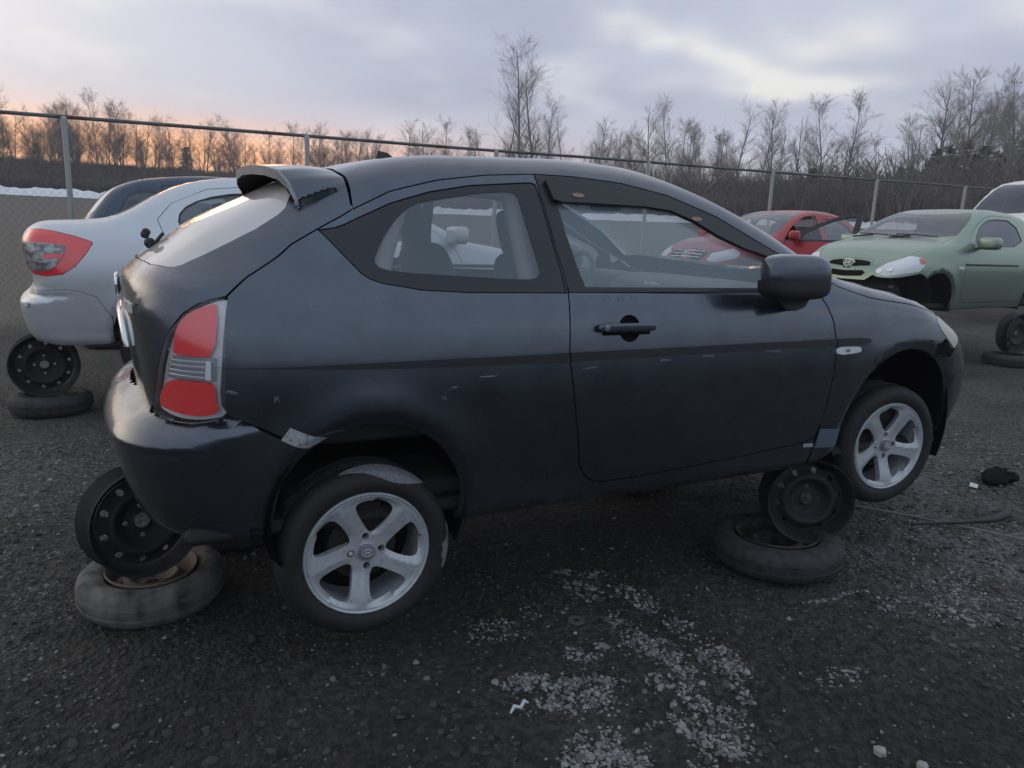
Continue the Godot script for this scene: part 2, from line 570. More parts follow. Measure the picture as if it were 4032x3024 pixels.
func steel_disc(mb: MB, R: float, holes_n: int, width: float) -> void:   # a steel wheel without tyre, face towards +z, outer flange at z = 0
	lathe(mb, [Vector2(R, -0.004), Vector2(R * 0.985, 0.004), Vector2(R * 0.95, 0.0), Vector2(R * 0.93, -0.012), Vector2(R * 0.91, -0.02), Vector2(R * 0.89, -0.05), Vector2(R * 0.80, -0.075), Vector2(R * 0.80, -width * 0.75), Vector2(R * 0.92, -width * 0.85), Vector2(R * 0.94, -width + 0.01), Vector2(R, -width)], 56)
	var hs := []
	for k in holes_n: hs.append(circle(Vector2(cos(TAU * k / holes_n + 0.2), sin(TAU * k / holes_n + 0.2)) * R * 0.70, 0.0125, 10))
	for k in 4: hs.append(circle(Vector2(cos(TAU * k / 4), sin(TAU * k / 4)) * R * 0.28, 0.0095, 8))
	hs.append(circle(Vector2.ZERO, 0.03, 16))
	var zf := func(r: float) -> float:
		var q := r / R
		return -0.062 + 0.035 * exp(-pow((q - 0.55) / 0.12, 2.0)) - 0.012 * smoothstep(0.45, 0.3, q) + 0.012 * smoothstep(0.2, 0.14, q)
	sheet(mb, circle(Vector2.ZERO, R * 0.81, 56), hs, Vector2(0.014, 0.014), func(c: Vector2) -> Array:
		var r := c.length()
		var z0: float = zf.call(r)
		var d: float = (zf.call(r + 0.002) - zf.call(r - 0.002)) / 0.004
		var e := c / maxf(r, 1e-4)
		return [Vector3(c.x, c.y, z0), Vector3(-d * e.x, -d * e.y, 1).normalized()], 0.004)

func wheel_stand(label: String, at: Vector3, yaw: float, R_tyre: float, R_rim: float, rim_off: Vector3, rim_yaw: float, lean: float, flat_tilt := 0.0, group := "wheel stands under the cars", pale := false) -> Node3D:
	var s := thing("wheel_stand", label, "wheel stand", at, yaw, group)
	var mb := MB.new()
	var w := 0.138
	lathe(mb, tyre_profile(R_tyre, R_tyre * 0.63, w), 56, 0.0, TAU, 0.012)
	var flat := Transform3D(Basis(Vector3.RIGHT, -PI / 2 + flat_tilt), Vector3(0, w, 0))
	mb.xform(flat)
	part("flat_tyre", mb, M.rubber_dusty_sunset if pale else M.rubber_grey, s)
	mb = MB.new()
	steel_disc(mb, R_tyre * 0.63, 8, w - 0.02)
	mb.xform(flat)
	part("flat_rim", mb, M.steel_dusty if pale else M.steel_grimy, s)
	mb = MB.new()
	steel_disc(mb, R_rim, 10, 0.15)
	var b := Basis(Vector3.UP, rim_yaw) * Basis(Vector3.RIGHT, lean)
	mb.xform(Transform3D(b, rim_off))
	part("upright_rim", mb, M.steel_black, s)
	return s

# ------------------------------------------------------------------ the hatchback in front
func hatch_body() -> Body:
	var B := Body.new()
	B.top = Spl.new(pv([-.75,1.30,-.5,1.355,-.3,1.383,-.1,1.415,.2,1.445,.6,1.468,.9,1.477,1.2,1.455,1.5,1.372,1.8,1.235,2.0,1.13,2.15,1.07,2.3,1.04,2.6,.985,2.85,.925,3.05,.845,3.2,.74,3.3,.58]))
	B.xr = Spl.new(pv([.15,-.60,.3,-.64,.5,-.655,.7,-.67,.85,-.685,.95,-.69,1.02,-.675,1.06,-.63,1.1,-.575,1.19,-.455,1.288,-.30,1.36,-.20,1.5,.0]))
	B.xf = Spl.new(pv([.15,3.15,.3,3.26,.5,3.315,.6,3.305,.7,3.245,.8,3.165,.9,3.05]))
	B.w = Spl.new(pv([.15,.70,.22,.775,.3,.80,.45,.825,.6,.84,.7,.845,.8,.84,.9,.825,.97,.805,1.05,.765,1.2,.69,1.3,.635,1.38,.585,1.5,.50]))
	B.plan = Spl.new(pv([-.9,.20,-.7,.125,-.5,.075,-.2,.03,.3,.005,1.0,0,1.8,.01,2.3,.02,2.7,.04,3.0,.08,3.2,.14,3.35,.22]))
	B.kf = .2
	B.arches = [[.01, .275, .306, .345, .012], [2.545, .338, .39, .425, .006]]
	return B

func front_hatchback() -> void:
	var B := hatch_body()
	var car := thing("parked_hatchback", "dark blue grey three door hatchback propped up on wheel stands, nearest the viewer", "car", Vector3(0, 0.29, 0))
	var paint: Material = M.paint_dark
	# shut lines traced along the car, in body coordinates (along, round)
	var tail_edge := pv([-.304,-.168,-.313,-.151,-.32,-.138,-.323,-.096,-.321,-.028,-.317,.074,-.312,.142,-.308,.187])
	var shut := pv([-.308,.187,-.269,.252,-.201,.322,-.171,.357,-.095,.413,-.036,.454,-.002,.48])
	var drip := pv([-.002,.48,.111,.543,.285,.593,.468,.624,.661,.643,.821,.644,1.03,.631,1.243,.59,1.459,.51,1.604,.431,1.758,.35,1.87,.30])
	var door_rear := pv([.661,.643,.664,.559,.673,.458,.682,.347,.695,.252,.697,.189,.689,-.009,.693,-.046,.704,-.101,.725,-.195,.749,-.289,.769,-.383,.787,-.415,.815,-.44,.844,-.453,.878,-.461])
	var door_low := pv([1.013,-.461,1.186,-.456,1.562,-.441,1.918,-.423,1.985,-.405])
	var door_front := pv([2.008,-.34,2.019,-.174,2.016,-.065,2.006,.001,1.991,.067,1.961,.127,1.923,.174,1.90,.24,1.87,.30])
	var arch := PackedVector2Array()
	for i in 27:
		var a := lerpf(-0.24, PI - 0.42, i / 26.0)
		arch.append(B.ps(.01 + cos(a) * .306, .275 + sin(a) * .306))
	# body side with the sill under the door
	var p := PackedVector2Array()
	p.append_array(tail_edge); p.append_array(shut.slice(1)); p.append_array(drip.slice(1, 5)); p.append_array(door_rear.slice(1)); p.append_array(door_low)
	p.append_array(pv([1.99,-.44,1.99,-.535,.345,-.535])); p.append_array(arch); p.append_array(pv([-.19,-.233]))
	var qwin := pv([-.107,.405,-.098,.396,-.053,.325,0,.249,.022,.232,.054,.218,.168,.196,.329,.187,.692,.184,.69,.252,.678,.347,.669,.458,.66,.559,.655,.60,.631,.605,.398,.58,.249,.549,.105,.501,.007,.447,-.031,.424,-.057,.412])
	panel(B, "body_side", p, [qwin], paint, car, {"gap": .0025, "depth": .018, "mirror": 2, "cell": .02})
	var qclear := smooth_poly(pv([.039,.299,.048,.324,.082,.394,.133,.461,.192,.503,.258,.519,.342,.536,.446,.555,.553,.565,.572,.552,.576,.509,.588,.390,.603,.282,.602,.252,.576,.234,.489,.235,.326,.244,.112,.258,.060,.268,.041,.284]), 1)
	var frit := panel(B, "quarter_window", qwin, [qclear], M.black_gloss, car, {"gap": .004, "depth": .012, "off": -.002, "mirror": 2})
	panel(B, "pane", qclear, [], M.glass_quarter, frit, {"off": -.004})
	var fl := car.get_node("quarter_window_001")
	left_panel(B, "pane", qclear, [], M.glass_quarter, fl, {"off": -.004})
	# the door: skin, window frame, glass, visor, handle, mirror
	var skin := PackedVector2Array()
	skin.append_array(door_rear.slice(5)); skin.append_array(door_low); skin.append_array(door_front.slice(0, 7)); skin.append(Vector2(1.0, .187))
	var bowl := PackedVector2Array()
	for q in circle(Vector2.ZERO, 1.0, 26): bowl.append(Vector2(.94 + q.x * .048, .062 + q.y * .047))
	var door := panel(B, "door", skin, [bowl], paint, car, {"gap": .0025, "depth": .02, "cell": .028})
	panel(B, "handle_recess", bowl, [], M.black_matt, door, {"off": -.012, "cell": .01})
	var hb := MB.new()
	var h0 := B.lift(Vector2(.80, .066)); var h1 := B.lift(Vector2(1.04, .066))
	for i in 2: pillow(hb, (h0 + h1) * .5 + Vector3(0, .001, .014 - .006 * i), Vector3(.122 - .01 * i, .0165, .012), .5, .25)
	part("door_handle", hb, M.paint_handle, door)
	hb = MB.new()
	cbox(hb, (h0 + h1) * .5 + Vector3(.005, -.02, .008), Vector3(.2, .012, .012), .004)
	part("handle_underside", hb, M.black_matt, door)
	var lk := MB.new()
	lathe(lk, [Vector2(.011, 0), Vector2(.011, .004), Vector2(.0, .004)], 16)
	lk.xform(Transform3D(Basis(), h0 + Vector3(.026, .003, .026)))
	part("key_cylinder", lk, M.alloy_dark, door)
	var upper := PackedVector2Array()
	upper.append_array(drip.slice(4)); upper.append_array(pv([1.90,.24,1.923,.19,1.0,.189,.697,.189,.695,.252,.682,.347,.673,.458,.664,.559]))
	var gl := pv([1.80,.204,.772,.204,.751,.3,.734,.41,.723,.533,.716,.585,.812,.606,1.02,.597,1.163,.577,1.27,.545,1.41,.482,1.556,.412,1.746,.335,1.80,.29])
	var fr := panel(B, "window_frame", upper, [gl], M.black_satin, door, {"gap": .0025, "depth": .016})
	panel(B, "window_glass", gl, [], M.glass_door, door, {"off": -.009})
	var vis := pv([.690,.606,.812,.616,1.021,.607,1.163,.586,1.269,.551,1.41,.488,1.556,.417,1.70,.352,1.775,.322,1.734,.325,1.666,.337,1.545,.369,1.432,.414,1.327,.472,1.221,.513,1.103,.524,.858,.524,.74,.522,.705,.53])
	panel(B, "wind_deflector", vis, [], M.visor, door, {"off": .017, "depth": .016})
	for q in [[.81, .55], [1.335, .482]]:
		var c := PackedVector2Array()
		for s in circle(Vector2.ZERO, 1, 14): c.append(Vector2(q[0] + s.x * .026, q[1] + s.y * .009))
		panel(B, "deflector_clip", c, [], M.sticker_tan, door, {"off": .0195, "cell": .02})
	panel(B, "belt_strip", pv([.70,.1885,1.90,.1885,1.90,.203,.70,.206]), [], M.black_satin, door, {"off": .004, "depth": .006})
	# left door, the same without the outer fittings the photograph cannot show
	var ld := left_panel(B, "door", skin, [], paint, car, {"gap": .0025, "depth": .02, "cell": .05})
	left_panel(B, "window_frame", upper, [gl], M.black_satin, ld, {"gap": .0025, "depth": .016})
	left_panel(B, "window_glass", gl, [], M.glass_door, ld, {"off": -.009})
	# the mirror, folded back along the window
	for sd in [1, -1]:
		var mm := MB.new()
		pillow(mm, Vector3(1.632, 1.062, .925 * sd), Vector3(.158, .083, .062), .55, .6)
		for i in mm.v.size():
			var q := mm.v[i]
			if q.y < 1.045: mm.v[i] = Vector3(q.x, 1.045 - (1.045 - q.y) * .02, q.z)
			mm.v[i].x += (1.062 - mm.v[i].y) * .15
		var mir := part("wing_mirror", mm, M.paint_mirror, car)
		mm = MB.new()
		pillow(mm, Vector3(1.632, 1.045, .922 * sd), Vector3(.162, .072, .064), .5, .55)
		for i in mm.v.size():
			if mm.v[i].y > 1.044: mm.v[i].y = 1.044
		part("mirror_base", mm, M.black_plastic, mir)
		mm = MB.new()
		tube(mm, [Vector3(1.73, .955, .78 * sd), Vector3(1.70, .968, .84 * sd), Vector3(1.66, .985, .90 * sd)], [.045, .05, .06], 10)
		part("mirror_foot", mm, M.black_plastic, mir)
	# fender, hood, front
	var hood_edge := pv([1.95,.27,2.05,.215,2.245,.163,2.361,.150,2.506,.136,2.581,.124,2.66,.105,2.715,.088])
	var lamp := pv([2.73,.078,2.712,.046,2.734,.008,2.764,-.022,2.798,-.053,2.838,-.087,2.88,-.065,2.925,-.025,2.93,.02,2.88,.058,2.80,.075])
	var farch := circle(Vector2(2.545, .338), .39, 60)
	var farc := B.side(farch)
	var fend := PackedVector2Array()
	fend.append_array(pv([2.012,-.30,2.021,-.174,2.018,-.065,2.008,.001,1.993,.067,1.963,.127,1.925,.174,1.905,.24]))
	fend.append_array(hood_edge); fend.append_array(pv([2.727,.078,2.709,.046,2.731,.008,2.761,-.022,2.795,-.053,2.836,-.09,2.817,-.117,2.71,-.119,2.5,-.3,2.0,-.535,1.995,-.535,1.995,-.42]))
	var torn := pv([2.751,-.036,2.735,-.052,2.715,-.050,2.693,-.060,2.706,-.072,2.700,-.085,2.716,-.096,2.710,-.108,2.74,-.116,2.78,-.115,2.812,-.115,2.834,-.091,2.815,-.072,2.79,-.052,2.768,-.034])
	var mk := smooth_poly(pv([2.011,-.039,2.14,-.041,2.168,-.045,2.174,-.056,2.168,-.067,2.022,-.074]), 1)
	var fen := panel(B, "fender", fend, [farc, torn, mk], paint, car, {"gap": .0025, "depth": .018, "mirror": 2})
	panel(B, "torn_fender_corner", torn, [], M.black_matt, fen, {"off": -.012, "cell": .02, "label": "torn dark corner of the fender beside the headlight"})
	panel(B, "side_marker_lamp", mk, [], M.lamp_white, fen, {"off": .003, "depth": .01, "cell": .015})
	var mkr := PackedVector2Array()
	for q in circle(Vector2.ZERO, 1, 12): mkr.append(Vector2(2.085 + q.x * .016, -.056 + q.y * .007))
	panel(B, "marker_reflector", mkr, [], M.alloy_dark, fen, {"off": .0045, "cell": .02})
	panel(B, "headlight", lamp, [], M.lamp_cream, car, {"gap": .002, "depth": .02, "mirror": 2, "cell": .02})
	var hood := PackedVector2Array()
	hood.append_array(hood_edge); hood.append_array(pv([2.732,.081,2.80,.078,2.88,.061,2.935,.022,3.0,.0]))
	for z in [.5, .4, .3, .2, .1, .03]: hood.append(B.pf(z, .812))
	hood.append_array(pv([3.6,1.2566,2.2,1.2566,2.19,1.0,2.14,.7,2.06,.42]))
	panel(B, "hood", hood, [], paint, car, {"gap": .0025, "depth": .018, "mirror": 1, "cell": .05})
	var bump := pv([2.815,-.119,2.838,-.09,2.882,-.067,2.928,-.027,2.955,-.012,3.0,-.006])
	for z in [.5, .4, .3, .2, .1, .0]: bump.append(B.pf(z, .796))
	bump.append(Vector2(2.6 + .7 * PI / 2, -1.2566))
	for z in [.0, .2, .4, .55, .65]: bump.append(B.pf(z, .22))
	bump.append_array(pv([2.7,-.50, 2.62,-.3, 2.71,-.121]))
	var grille := PackedVector2Array()
	for q in [[0.0, .70], [.36, .71], [.33, .62], [0.0, .61]]: grille.append(B.pf(q[0], q[1]))
	panel(B, "front_bumper", bump, [farc], paint, car, {"gap": .0025, "depth": .02, "mirror": 1, "cell": .05})
	# roof, windscreen
	var roof := PackedVector2Array()
	roof.append_array(drip); roof.append_array(pv([1.96,.262,1.985,.30,1.75,.475,1.45,.62,1.2,.73,1.16,.9,1.2,1.2566,-.016,1.2566,-.024,.9,-.020,.698,-.001,.622,.001,.569]))
	panel(B, "roof", roof, [], paint, car, {"gap": .0025, "depth": .02, "mirror": 1, "cell": .032})
	panel(B, "windscreen", pv([1.985,.302,2.05,.38,2.10,.55,2.17,1.0,2.18,1.2566,1.202,1.2566,1.162,.9,1.2,.732,1.45,.622,1.75,.477]), [], M.glass_clear, car, {"gap": .001, "off": -.003, "mirror": 1, "cell": .06})
	panel(B, "cowl", pv([1.96,.262,1.985,.302,2.05,.38,2.10,.55,2.17,1.0,2.18,1.2566,2.2,1.2566,2.19,1.0,2.14,.7,2.06,.42,1.95,.27]), [], M.black_plastic, car, {"off": -.02, "mirror": 1, "cell": .06})
	# tailgate with rear window, spoiler, badges
	var tl := pv([-.308,.183,-.336,.179,-.365,.165,-.394,.139,-.416,.104,-.437,.067,-.453,.015,-.469,-.05,-.482,-.121,-.494,-.2,-.498,-.236,-.455,-.231,-.417,-.224,-.379,-.212,-.342,-.197,-.324,-.187,-.306,-.167])
	var gate := PackedVector2Array()
	gate.append_array(shut); gate.append_array(pv([-.003,.569,-.005,.622,-.026,.698,-.03,.9,-.02,1.2566]))
	gate.append(Vector2(.1 - .7 * PI / 2, 1.2566)); gate.append(Vector2(.1 - .7 * PI / 2, -1.2566))
	for z in [.0, .015, .03, .06, .1, .15, .2, .25, .3, .35, .4, .45, .5, .55]: gate.append(B.pr(z, .607))
	for i in range(9, 0, -1): gate.append(tl[i])
	var rw := pv([-.20,1.30,-.20,.80,-.165,.60,-.18,.525,-.20,.493,-.259,.434,-.330,.390,-.400,.352,-.435,.327,-.455,.326,-.481,.338,-.549,.396])
	for z in [.38, .3, .22, .14, .06, .0]: rw.append(B.pr(z, 1.052))
	rw.append(Vector2(-.8, 1.30))
	var tg := panel(B, "tailgate", gate, [rw], paint, car, {"gap": .003, "depth": .02, "mirror": 1})
	var rwc := Geometry2D.intersect_polygons(rw, PackedVector2Array([Vector2(-2, -2), Vector2(2, -2), Vector2(2, 1.2566), Vector2(-2, 1.2566)]))
	panel(B, "rear_window", rwc[0], [], M.glass_rear, tg, {"gap": .003, "off": -.002, "depth": .008, "mirror": 1})  # pane colour holds the sunset sky reflection
	var s_in := []   # where it leaves the roof, and its trailing edge, from the C pillar to the middle
	for q in pv([-.024,.528,-.008,.580,-.010,.622,-.029,.698,-.033,.9,-.028,1.08,-.023,1.2566]): s_in.append(B.lift(q, .004 if q.y > .55 else -.010))
	var s_out := [Vector3(-.168, 1.205, .597), Vector3(-.182, 1.262, .596), Vector3(-.200, 1.312, .568), Vector3(-.222, 1.350, .505), Vector3(-.244, 1.368, .39), Vector3(-.262, 1.380, .2), Vector3(-.268, 1.385, 0)]
	var foot := []
	for k in 13: foot.append(B.lift(Vector2(-.010, .562).lerp(Vector2(-.150, .494), k / 12.0), -.004))
	s_in[0] = foot[0]; s_out[0] = foot[12]
	var ruled := func(q: Vector2) -> Vector3:
		var f := clampf(q.x, 0.0, 6.0); var k := mini(int(f), 5); f -= k
		var t := clampf(q.y, 0.0, 1.0)
		var at := func(n: int) -> Vector3:
			if n > 0: return (s_in[n] as Vector3).lerp(s_out[n], t) + Vector3(-.1, .5, .6).normalized() * .010 * sin(PI * t)
			var g := t * 12.0; var m := mini(int(g), 11)
			return (foot[m] as Vector3).lerp(foot[m + 1], g - m)
		return (at.call(k) as Vector3).lerp(at.call(k + 1), f)
	var spf := func(off: float) -> Callable:
		return func(q: Vector2) -> Array:
			var du: Vector3 = ruled.call(q + Vector2(.12, 0)) - ruled.call(q - Vector2(.12, 0)); var dv: Vector3 = ruled.call(q + Vector2(0, .05)) - ruled.call(q - Vector2(0, .05))
			var nn := du.cross(dv).normalized()
			if nn.y < 0.0: nn = -nn
			if q.x > 5.6: nn = Vector3(nn.x, nn.y, nn.z * (6.0 - q.x) / .4).normalized()
			return [(ruled.call(q) as Vector3) + nn * off, nn]
	var strip := func(y0: float, y1: float) -> PackedVector2Array: return PackedVector2Array([Vector2(0, y0), Vector2(6, y0), Vector2(6, y1), Vector2(0, y1)])
	var sm := MB.new()
	sheet(sm, strip.call(0.0, 1.0), [], Vector2(.25, .125), spf.call(0.0), .0)
	sm.mirror_z()
	var spo := part("spoiler", sm, paint, tg)
	sm = MB.new()
	sheet(sm, PackedVector2Array([Vector2(1.6, 0), Vector2(6, 0), Vector2(6, .985), Vector2(1.6, .985)]), [], Vector2(.25, .25), spf.call(-.026), .0)
	sm.mirror_z()
	part("spoiler_underside", sm, M.black_matt, spo)
	sm = MB.new()
	sheet(sm, PackedVector2Array([Vector2(.5, .955), Vector2(6, .955), Vector2(6, 1), Vector2(.5, 1)]), [], Vector2(.25, .05), spf.call(.002), .030)
	sm.mirror_z()
	part("spoiler_lip", sm, M.lip_grey, spo)  # trailing edge highlight put into a grey paler than the paint
	var wm := MB.new()
	var w0 := B.lift(B.pr(.05, 1.09))
	cbox(wm, w0 + Vector3(.0, .012, 0), Vector3(.036, .036, .034), .01, Basis(Vector3.BACK, .6))
	cbox(wm, w0 + Vector3(-.012, .045, -.008), Vector3(.028, .036, .022), .008, Basis(Vector3.BACK, -.5))
	cbox(wm, w0 + Vector3(.03, .03, .02), Vector3(.05, .012, .012), .004, Basis(Vector3.BACK, .9))
	part("wiper_stub", wm, M.black_plastic, tg)
	var rb := B.lift(B.pr(0.0, .955))
	emblem(tg, rb + Vector3(-.012, 0, 0), Vector2(.055, .036), .007, M.chrome, Basis(Vector3.UP, -PI / 2))
	var ga := MB.new()
	var gp := []
	for q in [[0.0, .875], [.12, .875], [.22, .868], [.285, .845], [.315, .80], [.318, .775]]: gp.append(B.lift(B.pr(q[0], q[1])) + Vector3(-.008, 0, 0))
	tube(ga, gp, [.014, .014, .014, .015, .016, .012], 8)
	ga.mirror_z()
	part("plate_garnish", ga, M.chrome, tg)
	var tm := TextMesh.new()
	tm.text = "ACCENT"; tm.font_size = 24; tm.pixel_size = .0017; tm.depth = .006; tm.curve_step = 2.0
	var fnt := SystemFont.new(); fnt.font_names = PackedStringArray(["Droid Sans"]); fnt.font_weight = 700
	tm.font = fnt
	var lt := mpart("lettering", tm, M.letter, tg)
	var la := B.lift(B.par(Vector3(-.66, .925, .485))); var ln := B.normal(la)
	var lx := Vector3.UP.cross(ln).normalized()
	lt.transform = Transform3D(Basis(lx, ln.cross(lx), ln), la + ln * .003)
	# tail lamp: silver housing, red and clear inner lenses, clear cover
	var lampb := panel(B, "tail_lamp", tl, [], M.lamp_silver, car, {"gap": .003, "off": -.022, "mirror": 2, "cell": .02, "depth": .02})
	for sgn in 2:
		var host: Node = lampb if sgn == 0 else car.get_node("tail_lamp_001")
		var mk2 := func(called: String, q: PackedVector2Array, m: Material, o: Dictionary) -> void:
			if sgn == 0: panel(B, called, q, [], m, host, o)
			else: left_panel(B, called, q, [], m, host, o)
		mk2.call("red_lens", smooth_poly(pv([-.326,.166,-.345,.162,-.365,.155,-.386,.140,-.402,.122,-.413,.1,-.420,.074,-.425,.04,-.427,.007,-.38,.005,-.336,.004]), 1), M.red_lens, {"off": -.006, "depth": .014, "cell": .015})
		mk2.call("red_lens", smooth_poly(pv([-.445,-.081,-.381,-.076,-.338,-.075,-.333,-.10,-.332,-.133,-.322,-.165,-.354,-.181,-.394,-.191,-.441,-.195,-.478,-.2,-.474,-.15]), 1), M.red_lens, {"off": -.006, "depth": .014, "cell": .015})
		mk2.call("reflector_band", pv([-.43,.004,-.336,.001,-.336,-.071,-.452,-.077]), M.lamp_bowl, {"off": -.012, "depth": .008, "cell": .012})
		for yy in [-.012, -.028, -.046, -.062]:
			mk2.call("reflector_rib", pv([-.445,yy,-.345,yy + .002,-.345,yy - .004,-.446,yy - .006]), M.chrome, {"off": -.008, "cell": .012, "depth": .006})
		mk2.call("bulb_holder", pv([-.352,-.01,-.342,-.01,-.342,-.066,-.354,-.066]), M.lamp_white, {"off": -.005, "cell": .012, "depth": .006})
		mk2.call("lens_cover", tl, M.lens_cover, {"gap": .003, "off": .003, "depth": .01, "cell": .02})
	# rear bumper
	var R := hatch_body()
	R.xr = Spl.new(pv([.13,-.58,.2,-.65,.28,-.695,.4,-.735,.5,-.758,.535,-.765,.555,-.757,.58,-.738,.605,-.705,.625,-.655,.65,-.61,.7,-.56]))
	R.arches = [[.01, .275, .306, .345, .012]]
	var rbp := pv([-.19,-.235,-.304,-.170])
	for i in range(15, 9, -1): rbp.append(tl[i] - Vector2(0, .005))
	for z in [.52, .45, .4, .35, .3, .25, .2, .15, .1, .06, .03, .015]: rbp.append(R.pr(z, .63))
	rbp.append(Vector2(R.pr(0.0, .63).x, -1.2566))
	for z in [.0, .15, .3, .45, .58]: rbp.append(R.pr(z, .235 - z * .05))
	rbp.append_array(R.side(PackedVector2Array([Vector2(-.36, .195), Vector2(-.36, .27), Vector2(-.296, .275)])))
	for i in range(26, 17, -1): rbp.append(arch[i])
	panel(R, "rear_bumper", rbp, [], M.paint_bumper, car, {"gap": .002, "off": .004, "depth": .02, "mirror": 1, "cell": .014})
	# rubbing strip in three pieces, tape, scrapes
	panel(B, "side_moulding", pv([-.33,-.024,-.2,-.025,-.1,-.022,.1,-.018,.686,-.012,.690,-.042,.1,-.040,-.1,-.034,-.2,-.031]), [], M.moulding, car, {"off": .005, "depth": .008, "cell": .03, "mirror": 2})
	panel(B, "side_moulding", pv([.693,-.012,1.4,-.008,2.012,-.006,2.014,-.034,1.4,-.036,.696,-.042]), [], M.moulding, car, {"off": .005, "depth": .008, "cell": .03, "mirror": 2})
	panel(B, "side_moulding", pv([2.018,-.006,2.16,-.006,2.225,-.012,2.235,-.022,2.20,-.034,2.018,-.036]), [], M.moulding, car, {"off": .005, "depth": .008, "cell": .03, "mirror": 2})
	panel(B, "silver_tape", pv([-.175,-.199,-.092,-.237,-.118,-.258,-.133,-.266,-.192,-.234]), [], M.tape, car, {"off": .008, "cell": .02, "label": "strip of silver tape over the bumper joint"})
	panel(B, "silver_tape", pv([2.003,-.372,2.135,-.378,2.15,-.455,2.0,-.448]), [], M.tape_grey, car, {"off": .004, "cell": .03, "label": "square of grey tape behind the front wheel"})
	panel(B, "silver_tape", pv([1.922,-.422,1.982,-.426,1.987,-.442,1.925,-.437]), [], M.tape, car, {"off": .006, "cell": .03, "label": "small white tag on the sill"})
	var sr := RandomNumberGenerator.new(); sr.seed = 7
	var scr := [[-.305,-.093,-.296,-.101],[-.210,-.111,-.201,-.125],[-.303,-.230,-.283,-.243],[.358,-.076,.408,-.076],[-.225,-.269,-.213,-.275],[.75,-.068,.80,-.064],[1.28,-.046,1.34,-.045],[1.62,-.043,1.69,-.041],[1.08,-.052,1.12,-.050],[.27,-.10,.255,-.106],[.23,-.13,.236,-.138]]
	for q in scr:
		var marks := MB.new()
		for k in 3:
			var a := Vector2(q[0], q[1]) + Vector2(sr.randf_range(-.008, .008), sr.randf_range(-.003, .003)); var b := Vector2(q[2], q[3]) + Vector2(sr.randf_range(-.012, .012), sr.randf_range(-.004, .004))
			stroke(B, marks, [a, (a + b) * .5 + Vector2(0, sr.randf_range(-.002, .002)), b], sr.randf_range(.0004, .0011))
		part("scrape", marks, M.scratch, car)
	# pale hand-written marker strokes on the quarter panel and the door
	var ink := MB.new()
	var word := func(x: float, y: float, s: float, lines: Array) -> void:
		for l in lines:
			var pts := []
			for i in range(0, l.size(), 2): pts.append(Vector2(x + l[i] * s, y + l[i + 1] * s))
			stroke(B, ink, pts, .0008)
	var glyph := {"A": [[0,0,.35,1,.7,0],[.15,.4,.55,.4]], "c": [[.6,.5,.3,.62,.05,.35,.25,.02,.6,.1]], "o": [[.3,.6,.05,.3,.3,0,.55,.3,.3,.6]], "n": [[.05,0,.05,.6],[.05,.45,.3,.6,.5,.45,.5,0]], "t": [[.25,.95,.25,.1,.45,0],[.05,.62,.5,.62]], "e": [[.05,.32,.5,.35,.3,.62,.05,.35,.25,0,.52,.1]], "9": [[.5,.75,.25,.95,.08,.7,.3,.5,.5,.75,.4,0]], "8": [[.3,.55,.1,.78,.3,.98,.5,.78,.3,.55,.05,.25,.3,0,.55,.25,.3,.55]], "0": [[.3,1,.05,.5,.3,0,.55,.5,.3,1]], "5": [[.55,1,.1,1,.1,.55,.4,.6,.5,.3,.3,0,.05,.1]]}
	var px := -.135
	for ch in "Accent  9 8905":
		if glyph.has(ch): word.call(px, .148, .020, glyph[ch])
		px += .0165
	px = .84
	for ch in "59 05 95":
		if glyph.has(ch): word.call(px, .158, .017, glyph[ch])
		px += .019
	part("marker_writing", ink, M.chalk, car, "faint pale hand-written marks below the window line")
	# underside, wheel wells, inside
	var ub := MB.new()
	cbox(ub, Vector3(1.2, .24, 0), Vector3(3.5, .05, 1.46), .02)
	cbox(ub, Vector3(-.42, .33, 0), Vector3(.34, .12, 1.1), .03)
	cbox(ub, Vector3(2.75, .38, 0), Vector3(.6, .2, 1.0), .03)
	tube(ub, [Vector3(2.4, .17, -.12), Vector3(1.2, .16, -.12), Vector3(.3, .17, -.1), Vector3(-.1, .24, .3), Vector3(-.6, .24, .38)], [.026], 8)
	for x in [0.0, 2.54]: tube(ub, [Vector3(x, .17, -.7), Vector3(x + .06, .2, 0), Vector3(x, .17, .7)], [.035], 8)
	part("underbody", ub, M.under, car)
	for c in [[.01, .275, .32], [2.545, .338, .40]]:
		for sd in [1.0, -1.0]:
			var wl := MB.new()
			lathe(wl, [Vector2(c[2], .795 if c[0] < 1 else .765), Vector2(c[2] + .02, .7), Vector2(c[2] + .02, .38), Vector2(.0, .38)], 40, -0.45, PI + 0.45)
			wl.xform(Transform3D(Basis(), Vector3(c[0], c[1], 0)))
			if sd < 0: wl.mirror_z(false)
			part("wheel_well", wl, M.deep_black, car)
	interior(car, 1.0, true)
	# wheels hang from the raised body
	var sc1 := pv([.235,.112,.26,.088,.30,.066,.35,.054,.40,.060,.45,.078,.50,.092,.55,.102,.54,.113,.50,.121,.44,.130,.38,.134,.32,.131,.27,.122])
	var sc2 := pv([-.105,.098,-.095,.066,-.065,.072,-.05,.054,-.02,.06,.0,.052,.012,.072,.04,.082,.062,.078,.075,.096,.05,.108,-.01,.112,-.07,.11])
	if true:
		alloy_wheel(car, "wheel", Vector3(0, .127, .775), 0.0, deg_to_rad(115), [smooth_poly(sc1, 1), smooth_poly(sc2, 1)])
		alloy_wheel(car, "wheel", Vector3(2.538, .25, .772), deg_to_rad(-6), deg_to_rad(130), [])
